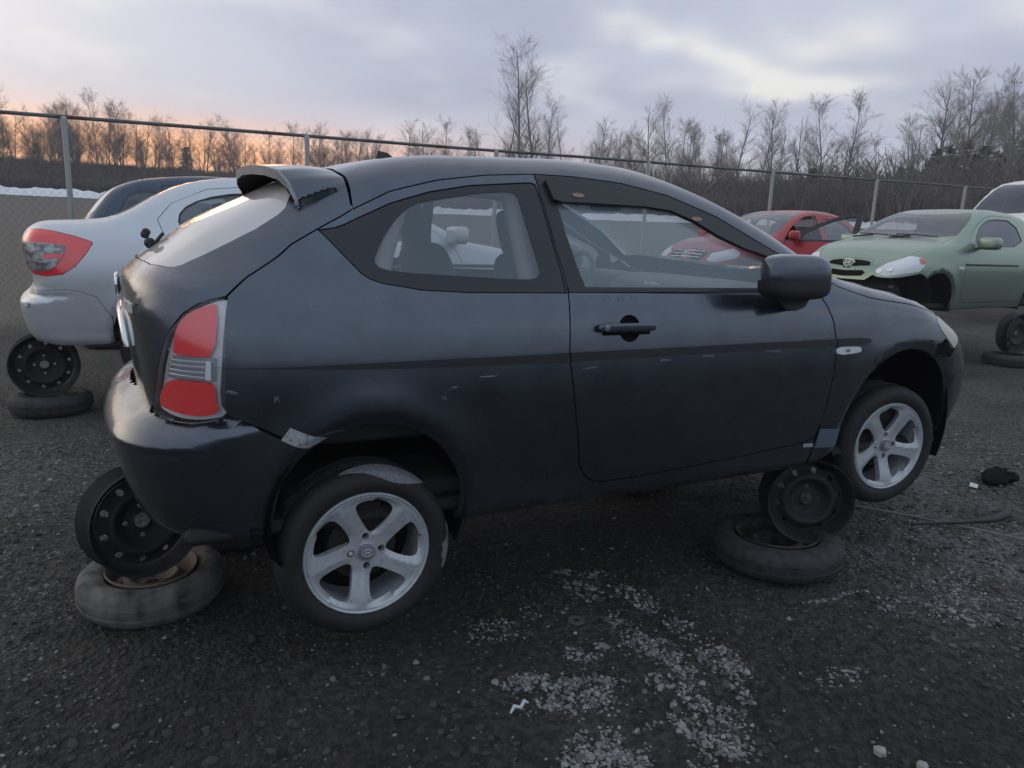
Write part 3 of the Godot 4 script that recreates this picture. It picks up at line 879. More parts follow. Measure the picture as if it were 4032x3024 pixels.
	for x in [0.0, 2.538]:
		var lw := Node3D.new(); lw.name = "wheel_002" if x == 0.0 else "wheel_003"; car.add_child(lw)
		lw.position = Vector3(x, .127 if x == 0.0 else .25, -.775); lw.rotation.y = PI
		var mb := MB.new(); lathe(mb, tyre_profile(.293, .208, .205), 48); part("tyre", mb, M.rubber, lw)
		mb = MB.new(); steel_disc(mb, .21, 10, .19); part("rim", mb, M.alloy, lw)
	# roof aerial
	var ae := MB.new()
	var q0 := B.lift(B.pt(.30, 0.0)) + Vector3(0, 0, -.02)
	var fin := PackedVector3Array([Vector3(-.055, 0, 0), Vector3(-.04, .042, 0), Vector3(.0, .036, 0), Vector3(.055, 0, 0)])
	for k in 3:
		for sd in [-1, 1]:
			var wz: float = .016 * sd
			var A0 := Vector3(fin[k].x, 0, wz); var A1 := Vector3(fin[k + 1].x, 0, wz)
			ae.ftri(A0, fin[k], fin[k + 1]); ae.ftri(A0, fin[k + 1], A1)
	ae.xform(Transform3D(Basis(), q0 + Vector3(0, -.006, 0)))
	part("roof_aerial", ae, M.black_plastic, car)

func stroke(B: Body, mb: MB, pts: Array, w: float) -> void:
	for i in pts.size() - 1:
		var a: Vector2 = pts[i]; var b: Vector2 = pts[i + 1]
		var d := (b - a).normalized() * w
		var s := Vector2(-d.y, d.x)
		var f := []
		for c in [a - s - d * .5, b - s + d * .5, b + s + d * .5, a + s - d * .5]: f.append(B.surf(c, .0012))
		mb.tri(f[0][0], f[1][0], f[2][0], f[0][1], f[1][1], f[2][1]); mb.tri(f[0][0], f[2][0], f[3][0], f[0][1], f[2][1], f[3][1])

func left_panel(B: Body, called: String, poly: PackedVector2Array, holes: Array, m: Material, parent: Node, o := {}) -> MeshInstance3D:
	if Geometry2D.is_polygon_clockwise(poly): poly.reverse()
	var g: float = o.get("gap", 0.0)
	var p := grow(poly, -g) if g != 0.0 else poly
	var off: float = o.get("off", 0.0)
	var cell: float = o.get("cell", 0.03)
	var mb := MB.new()
	sheet(mb, p, holes, Vector2(cell, cell), func(c: Vector2) -> Array: return B.surf(c, off), o.get("depth", 0.0))
	mb.mirror_z(false)
	return part(called, mb, m, parent)

func interior(car: Node3D, s: float, detailed: bool) -> void:
	var mb := MB.new()
	cbox(mb, Vector3(.9, .30, 0), Vector3(2.3, .06, 1.4), .02)
	part("cabin_floor", mb, M.carpet, car)
	for sd in [1, -1]:
		mb = MB.new()
		var c := Vector3(.93 if sd == 1 else .76, 0, .37 * sd)
		pillow(mb, c + Vector3(.26, .52, 0), Vector3(.27, .09, .25), .35, .35)
		pillow(mb, c + Vector3(-.10, .80, 0), Vector3(.085, .33, .215), .4, .45, Basis(Vector3.BACK, .30))
		pillow(mb, c + Vector3(-.225, 1.185, 0), Vector3(.05, .095, .105), .45, .5, Basis(Vector3.BACK, .25))
		tube(mb, [c + Vector3(-.19, 1.06, .05), c + Vector3(-.215, 1.16, .05)], [.007], 6); tube(mb, [c + Vector3(-.19, 1.06, -.05), c + Vector3(-.215, 1.16, -.05)], [.007], 6)
		part("front_seat", mb, M.seat, car)
	mb = MB.new()
	pillow(mb, Vector3(.08, .54, 0), Vector3(.25, .10, .60), .3, .25)
	pillow(mb, Vector3(-.19, .80, 0), Vector3(.08, .27, .60), .3, .25, Basis(Vector3.BACK, .35))
	part("rear_seat", mb, M.seat, car)
	mb = MB.new()
	pillow(mb, Vector3(1.83, .86, 0), Vector3(.30, .135, .70), .35, .3)
	pillow(mb, Vector3(1.62, .955, -.37), Vector3(.11, .055, .19), .5, .5)
	cbox(mb, Vector3(1.6, .62, 0), Vector3(.3, .5, .22), .04)
	part("dashboard", mb, M.dash, car)
	mb = MB.new()
	var pts := []
	for i in 33: pts.append(Vector3(0, cos(TAU * i / 32) * .18, sin(TAU * i / 32) * .18))
	tube(mb, pts, [.015], 8, false)
	pillow(mb, Vector3(.01, 0, 0), Vector3(.03, .065, .075), .5, .5)
	for a in [0.0, PI, -PI / 2]: tube(mb, [Vector3(0, sin(a) * .05, cos(a) * .05), Vector3(0, sin(a) * .175, cos(a) * .175)], [.017], 6)
	mb.xform(Transform3D(Basis(Vector3.BACK, -.40), Vector3(1.40, .93, -.37)))
	part("steering_wheel", mb, M.dash, car)
	if detailed:
		mb = MB.new()
		cbox(mb, Vector3(1.33, 1.335, .03), Vector3(.05, .075, .23), .015)
		tube(mb, [Vector3(1.35, 1.345, .03), Vector3(1.39, 1.40, .0)], [.01], 6)
		part("inside_mirror", mb, M.black_plastic, car)
		mb = MB.new()
		cbox(mb, Vector3(1.515, .90, -.1), Vector3(.02, .045, .10), .006)
		cbox(mb, Vector3(1.51, .96, .18), Vector3(.03, .05, .12), .02)
		part("dash_vents", mb, M.lip_grey, car)
		for sd in [1, -1]:
			mb = MB.new()
			cbox(mb, Vector3(1.3, .62, .755 * sd), Vector3(1.2, .62, .04), .02)
			cbox(mb, Vector3(.2, .79, .735 * sd), Vector3(.85, .26, .03), .012)
			part("door_card", mb, M.dash, car)
			mb = MB.new()   # inner pillar trim and belt
			tube(mb, [Vector3(.62, .60, .70 * sd), Vector3(.60, 1.0, .69 * sd), Vector3(.58, 1.34, .53 * sd)], [.035, .035, .03], 8)
			part("pillar_trim", mb, M.trim_beige, car)
			mb = MB.new()
			tube(mb, [Vector3(.03, .95, .70 * sd), Vector3(.08, 1.12, .64 * sd), Vector3(.16, 1.28, .56 * sd)], [.05, .045, .04], 8)
			part("pillar_trim", mb, M.trim_beige, car)

# ------------------------------------------------------------------ the other cars
# cfg: P (spline lists), paint, windows (side polygons), doors, arches, screen, back, lamps
func make_body(P: Dictionary) -> Body:
	var B := Body.new()
	B.top = Spl.new(pv(P.top)); B.xr = Spl.new(pv(P.xr)); B.xf = Spl.new(pv(P.xf)); B.w = Spl.new(pv(P.w)); B.plan = Spl.new(pv(P.plan))
	for k in ["x1", "x2", "y0", "kr", "kf", "kt", "cr", "cf", "ybot"]:
		if P.has(k): B.set(k, P[k])
	B.arches = P.arches
	return B

func other_car(car: Node3D, P: Dictionary, paint: Material) -> Body:
	var B := make_body(P)
	var x1 := B.x1; var x2 := B.x2
	var yb: float = P.get("sill", .22)
	var dom := PackedVector2Array()
	for z in [.72, .6, .45, .3, .15, .0]: dom.append(B.pr(z, yb))
	dom.reverse()
	var xa: float = B.lift(dom[-1]).x; var xe: float = 3.0
	for i in 30: dom.append(B.ps(lerpf(xa + .05, xe + x2 - 2.6 if x2 > 2.6 else xe, i / 29.0), yb))
	for z in [.6, .45, .3, .15, .0]: dom.append(B.pf(z, yb))
	dom[0].y = -1.2566; dom[-1].y = -1.2566
	dom.append(Vector2(x2 + .7 * PI / 2, -1.2566)); dom.append(Vector2(x2 + .7 * PI / 2, 1.2566))
	dom.append(Vector2(x1 - .7 * PI / 2, 1.2566)); dom.append(Vector2(x1 - .7 * PI / 2, -1.2566))
	var holes := []
	var later := []
	for a in P.arches: holes.append(B.side(circle(Vector2(a[0], a[1]), a[2], 36)))
	var cell: float = P.get("cell", .06)
	for d in P.get("cut", []): holes.append(smooth_poly(to_par(B, d), 1) if d.get("round", false) else to_par(B, d))
	for d in P.panels:
		var q := to_par(B, d)
		if d.get("round", 0) > 0: q = smooth_poly(q, d.round)
		holes.append(q)
		later.append([d, q])
	# neighbours that share an edge: cut as they come
	var sh := MB.new()
	sheet(sh, dom, holes, Vector2(cell, cell), func(c: Vector2) -> Array: return B.surf(c, 0.0))
	sh.mirror_z()
	part("body", sh, paint, car)
	for e in later:
		var d: Dictionary = e[0]; var q: PackedVector2Array = e[1]
		var m: Material = paint if d.mat == "" else M[d.mat]
		var inner := []
		for w in d.get("windows", []):
			var wq := B.side(pv(w))
			if d.get("wround", 1) > 0: wq = smooth_poly(wq, d.get("wround", 1))
			inner.append(wq)
		var centre: bool = d.get("centre", false)
		var o := {"gap": d.get("gap", .004), "off": d.get("off", 0.0), "depth": d.get("depth", .02), "cell": d.get("cell", cell), "mirror": 1 if centre else 0}
		for sd in (1 if centre else 2):
			if sd == 1 and d.get("right_only", false): continue
			if sd == 0 and d.get("left_only", false): continue
			var n: MeshInstance3D
			if sd == 0: n = panel(B, d.name, q, inner, m, car, o)
			else: n = left_panel(B, d.name, q, inner, m, car, o)
			for w in inner:
				var rim := grow(w, -.012)
				var oo := {"off": -.004, "cell": cell}
				var go := {"off": -.008, "cell": cell}
				if sd == 0:
					panel(B, "window_seal", w, [rim], M.black_satin, n, oo); panel(B, "window_glass", rim, [], M[d.get("glass", "glass_far")], n, go)
				else:
					left_panel(B, "window_seal", w, [rim], M.black_satin, n, oo); left_panel(B, "window_glass", rim, [], M[d.get("glass", "glass_far")], n, go)
	var ub := MB.new()
	cbox(ub, Vector3(1.2, yb + .04, 0), Vector3(3.4, .06, 1.4), .02)
	cbox(ub, Vector3(2.8, yb + .2, 0), Vector3(.5, .3, 1.0), .05)
	part("underbody", ub, M.under, car)
	for a in P.arches:
		for sd in [1, -1]:
			var wl := MB.new()
			lathe(wl, [Vector2(a[2] + .01, .78), Vector2(a[2] + .02, .5), Vector2(0, .5)], 28, -.3, PI + .3)
			wl.xform(Transform3D(Basis(), Vector3(a[0], a[1], 0)))
			if sd < 0: wl.mirror_z(false)
			part("wheel_well", wl, M.deep_black, car)
	interior(car, 1.0, false)
	return B

func to_par(B: Body, d: Dictionary) -> PackedVector2Array:   # the outline in body coordinates, each run fine enough to follow its straight lines
	var runs := []
	for k in d:   # in the order they were written
		if k in ["xy", "zy_rear", "zy_front", "xz", "xy2", "xz2", "zy_front2"] and d[k].size(): runs.append([k.left(2), k, pv(d[k])])
	var ring := []   # 3D corners
	for e in runs:
		for q in e[2]:
			if e[0] == "xy": ring.append(B.root(Vector3(q.x, q.y, 0), Vector3(0, 0, 1), 0.0, 1.2))
			elif e[0] == "xz": ring.append(B.root(Vector3(q.x, 0.6, q.y), Vector3(0, 1, 0), 0.0, 1.6))
			elif e[1] == "zy_rear": ring.append(B.root(Vector3(0.2, q.y, q.x), Vector3(-1, 0, 0), 0.0, 1.8))
			else: ring.append(B.root(Vector3(2.5, q.y, q.x), Vector3(1, 0, 0), 0.0, 1.8))
	var o := PackedVector2Array()
	for i in ring.size():
		var a: Vector3 = ring[i]; var b: Vector3 = ring[(i + 1) % ring.size()]
		if absf(a.z) < 1e-3 and absf(b.z) < 1e-3:   # along the centre line, straight in body coordinates too
			o.append(centre_par(B, a)); continue
		var m := maxi(1, int(ceil(a.distance_to(b) / .03)))
		for k in m:
			var p := a.lerp(b, float(k) / m)
			o.append(centre_par(B, p) if absf(p.z) < 1e-3 else B.par(p))
	return o

func centre_par(B: Body, p: Vector3) -> Vector2:
	var q := B.par(p)
	return Vector2(q.x, 1.2566 if p.y > B.y0 else -1.2566)

func hang_mirror(car: Node3D, x: float, y: float, z: float, m: Material, sides := [1, -1]) -> void:
	for sd in sides:
		var mb := MB.new()
		pillow(mb, Vector3(x, y, (z + .12) * sd), Vector3(.075, .075, .125), .5, .5)
		tube(mb, [Vector3(x + .04, y - .07, (z - .06) * sd), Vector3(x + .02, y - .03, (z + .04) * sd)], [.035], 8)
		part("wing_mirror", mb, m, car)

func plain_wheel(car: Node3D, x: float, y: float, z: float, m: Material) -> void:
	var h := Node3D.new()
	var nm := "wheel"; var k := 0
	while car.has_node(NodePath(nm)):
		k += 1; nm = "wheel_%03d" % k
	h.name = nm; car.add_child(h)
	h.position = Vector3(x, y, z)
	if z < 0: h.rotation.y = PI
	var mb := MB.new(); lathe(mb, tyre_profile(.30, .20, .19), 36); part("tyre", mb, M.rubber, h)
	mb = MB.new(); steel_disc(mb, .2, 10, .17); part("rim", mb, m, h)

func car_at(label: String, called: String, c: Vector3, yaw: float, lift: float) -> Node3D:
	var b := Basis(Vector3.UP, yaw)
	var o := Vector3(c.x, lift, c.z) - b * Vector3(1.25, 0, 0)
	return thing(called, label, "car", o, yaw, "cars parked in the yard")

const W_CAR := [.15,.70,.22,.775,.3,.80,.45,.83,.6,.85,.7,.857,.8,.852,.9,.835,.97,.815,1.05,.775,1.2,.70,1.3,.645,1.38,.60,1.5,.52,1.7,.40]

func sedan_P() -> Dictionary:
	return {
		"top": [-1.0,.93,-.93,1.03,-.84,1.07,-.74,1.082,-.5,1.10,-.34,1.125,-.22,1.18,-.02,1.30,.15,1.385,.4,1.458,.7,1.485,1.0,1.483,1.3,1.43,1.6,1.315,1.9,1.165,2.1,1.07,2.25,1.03,2.5,.995,2.9,.92,3.15,.83,3.3,.72,3.4,.55],
		"xr": [.15,-.84,.25,-.90,.40,-.945,.47,-.955,.53,-.945,.57,-.90,.62,-.87,.8,-.90,.95,-.915,1.05,-.90,1.15,-.86,1.3,-.7,1.6,-.4],
		"xf": [.15,3.16,.3,3.28,.5,3.36,.6,3.35,.75,3.28,.9,3.10], "w": W_CAR,
		"plan": [-1.1,.24,-.9,.15,-.7,.085,-.4,.035,-.1,.01,.4,0,1.8,.01,2.3,.025,2.7,.055,3.0,.11,3.25,.2],
		"x1": .1, "x2": 2.6, "y0": .78, "kr": .15, "kt": .07,
		"arches": [[.0, .29, .33, .37, .008], [2.6, .29, .335, .37, .008]],
	}

func longer(a: Array, d: float, alone := false) -> Array:   # moves what lies ahead of the rear door on by d
	var o := a.duplicate()
	for i in range(0, o.size(), 2): o[i] = a[i] + d * clampf((a[i] - .3) / .8, 0.0, 1.0)
	return o

func silver_sedan() -> void:
	var car := thing("parked_sedan", "silver sedan with red and clear tail lamp standing behind the dark hatchback", "car", Vector3(-.5, .35, -3.87), 0.0, "cars parked in the yard")
	var P := sedan_P()
	P.panels = [
		{"name": "rear_door", "mat": "", "xy": [.06,.30,.40,.24,.98,.24,1.02,.6,1.0,.96,.98,1.30,.92,1.40,.62,1.405,.34,1.36,.10,1.24,.00,1.12,.05,.98,.02,.7], "windows": [[.17,1.02,.92,1.02,.90,1.30,.86,1.35,.62,1.355,.40,1.325,.22,1.245,.13,1.14]]},
		{"name": "front_door", "mat": "", "xy": [1.03,.24,2.0,.26,2.08,.6,2.05,.85,1.98,.98,1.88,1.06,1.70,1.19,1.5,1.29,1.3,1.365,1.1,1.395,1.0,1.40,.995,1.30,1.01,.96,1.03,.6], "windows": [[1.07,1.02,1.78,1.01,1.74,1.09,1.55,1.20,1.35,1.285,1.15,1.335,1.04,1.345]]},
		{"name": "windscreen", "mat": "glass_far", "centre": true, "xz": [1.30,.0,1.28,.2,1.25,.36,1.22,.47], "xz2": [1.55,.55,1.80,.62,2.02,.66,2.10,.5,2.17,.25,2.2,.0], "gap": .002, "depth": 0.0},
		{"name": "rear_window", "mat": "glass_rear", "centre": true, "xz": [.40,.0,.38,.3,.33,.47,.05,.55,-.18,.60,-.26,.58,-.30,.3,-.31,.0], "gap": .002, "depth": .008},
		{"name": "boot_lid", "mat": "", "centre": true, "xz": [-.34,.0,-.33,.3,-.30,.60,-.38,.655,-.55,.645,-.70,.61], "zy_rear": [.57,1.03,.55,.95,.52,.64,.3,.635,.1,.635,.02,.635], "raw": [], "gap": .003},
		{"name": "tail_lamp", "mat": "red_lens", "zy_rear": [.60,1.02,.575,.95,.565,.72], "xy2": [-.72,.70,-.62,.715,-.54,.77,-.47,.855,-.42,.935,-.425,.95,-.53,.985,-.64,1.012,-.74,1.025], "gap": .003, "depth": .02, "cell": .03},
		{"name": "rear_bumper", "mat": "", "zy_rear": [.0,.60,.2,.60,.4,.60,.52,.605], "xy2": [-.72,.60,-.62,.61,-.52,.595,-.42,.56,-.325,.40], "xy": [], "raw": [], "gap": .003},
		{"name": "hood", "mat": "", "centre": true, "xz": [2.21,.0,2.18,.25,2.11,.5,2.05,.63,2.4,.66,2.7,.64,3.0,.58,3.15,.45,3.22,.2,3.23,.0], "gap": .003},
		{"name": "headlight", "mat": "lamp_white", "xz": [3.02,.62,3.12,.52], "zy_front2": [.50,.66,.58,.64,.66,.66], "xy2": [2.86,.72,2.80,.82], "gap": .003},
	]
	# the bumper is cut off below by the sill line of the body
	for d in P.panels:
		if d.name == "rear_bumper": d.centre = true
	P.panels[6] = {"name": "rear_bumper", "mat": "", "centre": true, "gap": .003, "zy_rear": [.02,.602,.2,.602,.4,.602,.52,.605], "xy2": [-.72,.605,-.62,.615,-.52,.60,-.42,.56,-.325,.42,-.33,.22,-.5,.2], "raw": []}
	P.cell = .026
	var dl := .34
	P.top = longer(P.top, dl); P.plan = longer(P.plan, dl); P.x2 = 2.6 + dl; P.arches[1][0] = 2.6 + dl
	P.xf = [.15,3.16 + dl,.3,3.28 + dl,.5,3.36 + dl,.6,3.35 + dl,.75,3.28 + dl,.9,3.10 + dl]
	for d in P.panels:
		for k in ["xy", "xy2", "xz", "xz2"]:
			if d.has(k): d[k] = longer(d[k], dl)
		if d.has("windows"): d.windows = d.windows.map(func(q): return longer(q, dl))
	var B := other_car(car, P, M.paint_silver)
	# clear part and red bars of the tail lamps
	for sd in 2:
		var host: Node = car.get_node("tail_lamp" if sd == 0 else "tail_lamp_001")
		for q in [[[.572,.93,.575,.745], [-.78,.735,-.70,.742,-.655,.775,-.612,.835,-.585,.90,-.60,.92,-.70,.93], "lamp_clear"], [[], [-.725,.855,-.60,.86,-.615,.828,-.725,.826], "red_lens"]]:
			var d := {"zy_rear": q[0], "xy2": q[1]}
			if sd == 0: panel(B, "clear_lens" if q[2] == "lamp_clear" else "red_bar", to_par(B, d), [], M[q[2]], host, {"off": .004 if q[2] == "lamp_clear" else .007, "cell": .03, "depth": .006})
			else: left_panel(B, "clear_lens" if q[2] == "lamp_clear" else "red_bar", to_par(B, d), [], M[q[2]], host, {"off": .004 if q[2] == "lamp_clear" else .007, "cell": .03, "depth": .006})
	hang_mirror(car, 2.30, 1.08, .80, M.paint_silver)
	for x in [0.0, 2.94]:
		for z in [.77, -.77]: plain_wheel(car, x, .16, z, M.alloy)
	var bw := MB.new()
	cbox(bw, B.lift(B.pr(.66, .50)) + Vector3(-.002, -.005, 0), Vector3(.02, .035, .06), .006)
	part("bumper_reflector", bw, M.lamp_white, car)

func blue_car() -> void:
	var car := thing("parked_wagon", "dark blue tall car with bright rear window, behind the silver sedan", "car", Vector3(-.35, .36, -7.2), 0.0, "cars parked in the yard")
	var P := sedan_P()
	P.top = [-.9,1.38,-.7,1.46,-.5,1.50,-.2,1.56,.2,1.615,.6,1.635,1.0,1.61,1.3,1.54,1.6,1.40,1.9,1.22,2.1,1.10,2.25,1.05,2.5,1.01,2.9,.93,3.15,.84,3.3,.72,3.4,.55]
	P.xr = [.15,-.78,.3,-.85,.5,-.89,.7,-.87,.95,-.86,1.08,-.84,1.15,-.80,1.3,-.69,1.45,-.56,1.55,-.45,1.7,-.28]
	P.w = [.15,.70,.3,.80,.6,.85,.8,.852,.97,.82,1.1,.78,1.3,.70,1.5,.61,1.6,.55,1.8,.45]
	P.panels = [
		{"name": "rear_window", "mat": "glass_bright", "centre": true, "zy_rear": [.0,1.46,.3,1.455,.52,1.43,.60,1.18,.55,1.12,.3,1.10,.0,1.10], "gap": .002, "depth": .008},  # sky reflection put into the near-opaque pale pane colour
		{"name": "rear_side_window", "mat": "glass_dark", "xy": [-.50,1.10,-.10,1.08,-.08,1.42,-.25,1.42,-.36,1.36], "gap": .002},
		{"name": "rear_door", "mat": "", "xy": [-.02,.3,.9,.24,.95,1.0,.92,1.50,.4,1.52,-.02,1.48,.02,.9], "windows": [[.06,1.06,.86,1.05,.84,1.44,.4,1.455,.06,1.43]]},
		{"name": "front_door", "mat": "", "xy": [.96,.24,2.0,.26,2.05,.8,1.95,1.02,1.7,1.25,1.4,1.42,.98,1.50,.98,1.0], "windows": [[1.02,1.04,1.8,1.03,1.6,1.22,1.3,1.38,1.02,1.43]]},
		{"name": "windscreen", "mat": "glass_far", "centre": true, "xz": [1.33,.0,1.28,.3,1.25,.45,1.55,.55,1.82,.63,2.02,.66,2.10,.5,2.17,.25,2.2,.0], "gap": .002, "depth": 0.0},
		{"name": "tail_lamp", "mat": "red_lens", "zy_rear": [.56,.98,.56,.72], "xy2": [-.62,.72,-.60,.98], "gap": .003},
	]
	other_car(car, P, M.paint_blue)
	for x in [0.0, 2.6]:
		for z in [.77, -.77]: plain_wheel(car, x, .2, z, M.alloy)

func green_car() -> void:
	var car := car_at("pale green small car without front bumper, grille and headlight facing left", "parked_car_green", Vector3(8.97, 0, -3.60), 3.267, .52)
	car.name = "parked_compact_car"
	var P := {
		"top": [-.75,1.30,-.5,1.355,-.3,1.383,-.1,1.415,.2,1.445,.6,1.468,.9,1.477,1.2,1.455,1.5,1.372,1.8,1.235,2.0,1.13,2.15,1.07,2.3,1.04,2.6,.985,2.85,.925,3.05,.845,3.2,.74,3.3,.58],
		"xr": [.15,-.60,.3,-.64,.5,-.655,.7,-.67,.85,-.685,.95,-.69,1.02,-.675,1.06,-.63,1.1,-.575,1.19,-.455,1.288,-.30,1.36,-.20,1.5,.0],
		"xf": [.15,3.16,.3,3.26,.5,3.31,.6,3.30,.75,3.24,.9,3.08], "w": [.15,.70,.22,.775,.3,.80,.45,.825,.6,.84,.7,.845,.8,.84,.9,.825,.97,.805,1.05,.765,1.2,.69,1.3,.635,1.38,.585,1.5,.50],
		"plan": [-.9,.20,-.7,.125,-.5,.075,-.2,.03,.3,.005,1.0,0,1.8,.01,2.3,.025,2.7,.055,3.0,.11,3.2,.2], "y0": .70, "x2": 2.4,
		"arches": [[.01, .29, .33, .36, .008], [2.52, .31, .36, .39, .008]], "cell": .035,
		"panels": [
			{"name": "front_door", "mat": "", "xy": [.42,.29,1.95,.31,2.02,.5,2.02,.75,1.96,.93,1.88,1.05,1.70,1.18,1.5,1.275,1.3,1.345,1.05,1.39,.45,1.385,.36,1.2,.38,.98,.36,.7], "windows": [[.46,1.00,1.74,.99,1.72,1.08,1.55,1.205,1.38,1.285,1.12,1.345,.50,1.345]], "glass": "glass_far"},
			{"name": "windscreen", "mat": "glass_far", "centre": true, "xz": [1.47,.0,1.45,.2,1.40,.36,1.33,.46,1.50,.55,1.75,.61,1.98,.645,2.06,.5,2.14,.25,2.17,.0], "gap": .002, "depth": 0.0},
			{"name": "hood", "mat": "", "centre": true, "xz": [2.2,.0,2.17,.25,2.10,.5,2.03,.64,2.3,.665,2.6,.645,2.8,.60,2.95,.53,3.08,.42], "zy_front2": [.30,.725,.27,.785,.15,.80,.0,.805], "gap": .003},
			{"name": "headlight", "mat": "lamp_white", "xz": [2.86,.585,2.97,.52,3.06,.44], "zy_front2": [.36,.68,.40,.63,.52,.61,.62,.63], "xy2": [2.90,.68,2.82,.76,2.80,.83], "round": 1, "gap": .003, "cell": .025},
			{"name": "grille_surround", "mat": "", "centre": true, "zy_front": [.0,.80,.15,.795,.265,.78,.295,.72,.32,.70,.26,.58,.0,.565], "gap": .002, "cell": .02},
		],
		"cut": [{"zy_front": [-.1,.555,.28,.555,.36,.62,.42,.60,.55,.595,.65,.61], "xy2": [2.90,.66,2.83,.64,2.78,.60,2.7,.30,2.8,.1,3.1,.1], "zy_front2": [.6,.1,.0,.1,-.1,.1]}],
	}
	var B := other_car(car, P, M.paint_green)
	var gs := car.get_node("grille_surround")
	panel(B, "grille_opening", to_par(B, {"zy_front": [.0,.785,.15,.78,.25,.765,.275,.725,.0,.70]}), [], M.black_matt, gs, {"off": .003, "cell": .03, "mirror": 1})
	panel(B, "grille_opening", to_par(B, {"zy_front": [.0,.655,.22,.665,.26,.64,.23,.60,.0,.585]}), [], M.black_matt, gs, {"off": .003, "cell": .03, "mirror": 1})
	var ep := B.lift(B.pf(0.0, .745))
	var mb := MB.new()
	lathe(mb, [Vector2(.075, -.01), Vector2(.075, .012), Vector2(.066, .018), Vector2(0, .02)], 28)
	mb.xform(Transform3D(Basis(Vector3.UP, PI / 2) * Basis.from_scale(Vector3(1, .72, 1)), ep))
	part("badge", mb, M.paint_green_pale, gs)
	emblem(gs, ep + Vector3(.022, 0, 0), Vector2(.062, .042), .007, M.chrome, Basis(Vector3.UP, PI / 2))
	for sd in 2:
		var host: Node = car.get_node("headlight" if sd == 0 else "headlight_001")
		var d := {"xy": [2.885,.765,2.83,.768,2.808,.81,2.82,.832,2.86,.825]}
		if sd == 0: panel(B, "amber_corner", to_par(B, d), [], M.amber, host, {"off": .003, "cell": .03})
		else: left_panel(B, "amber_corner", to_par(B, d), [], M.amber, host, {"off": .003, "cell": .03})
		var s := 1.0 if sd == 0 else -1.0
		for q in [[.42, .67], [.53, .69]]:
			var bw := MB.new()
			var p0 := B.lift(B.pf(q[0], q[1])); var nn := B.normal(p0)
			lathe(bw, [Vector2(.035, .0), Vector2(.034, .006), Vector2(.024, .004), Vector2(.0, .002)], 20)
			bw.xform(Transform3D(Basis.looking_at(-nn, Vector3.UP), p0))
			if s < 0: bw.mirror_z(false)
			part("reflector_ring", bw, M.chrome, host)
	panel(B, "side_moulding", to_par(B, {"xy": [.7,.775,2.02,.78,2.02,.755,.7,.75]}), [], M.moulding, car, {"off": .006, "depth": .006, "mirror": 2})
	panel(B, "side_marker_lamp", to_par(B, {"xy": [2.06,.745,2.18,.745,2.18,.715,2.06,.715]}), [], M.lamp_white, car, {"off": .006, "depth": .006, "mirror": 2})
	hang_mirror(car, 1.72, 1.03, .80, M.paint_green)
	mb = MB.new()   # what the missing bumper lays bare
	cbox(mb, Vector3(2.98, .44, 0), Vector3(.07, .11, 1.15), .02)
	cbox(mb, Vector3(2.86, .36, 0), Vector3(.06, .40, .66), .01)
	cbox(mb, Vector3(2.7, .38, .52), Vector3(.45, .10, .08), .01); cbox(mb, Vector3(2.7, .38, -.52), Vector3(.45, .10, .08), .01)
	for k in 7: cbox(mb, Vector3(2.93, .55, -.45 + .15 * k), Vector3(.02, .06, .03), .004)
	part("crash_beam", mb, M.under, car)
	mb = MB.new()
	cbox(mb, Vector3(3.0, .475, -.28), Vector3(.05, .03, .5), .006, Basis(Vector3.RIGHT, .05))
	cbox(mb, Vector3(3.0, .50, .3), Vector3(.04, .02, .35), .006)
	part("foam_strip", mb, M.plastic_grey, car)
	mb = MB.new()
	cbox(mb, Vector3(2.5, .48, 0), Vector3(.8, .5, 1.1), .05)
	part("engine_bay", mb, M.black_matt, car)
	mb = MB.new()
	for k in 2:
		var z0 := -.05 + .5 * k
		tube(mb, [Vector3(2.13, 1.09, z0 - .45), Vector3(2.10, 1.11, z0 - .15), Vector3(2.06, 1.115, z0 + .12)], [.008], 5)
		tube(mb, [Vector3(2.16, 1.07, z0 + .15), Vector3(2.11, 1.10, z0 - .1)], [.012], 5)
	part("wiper", mb, M.black_plastic, car)

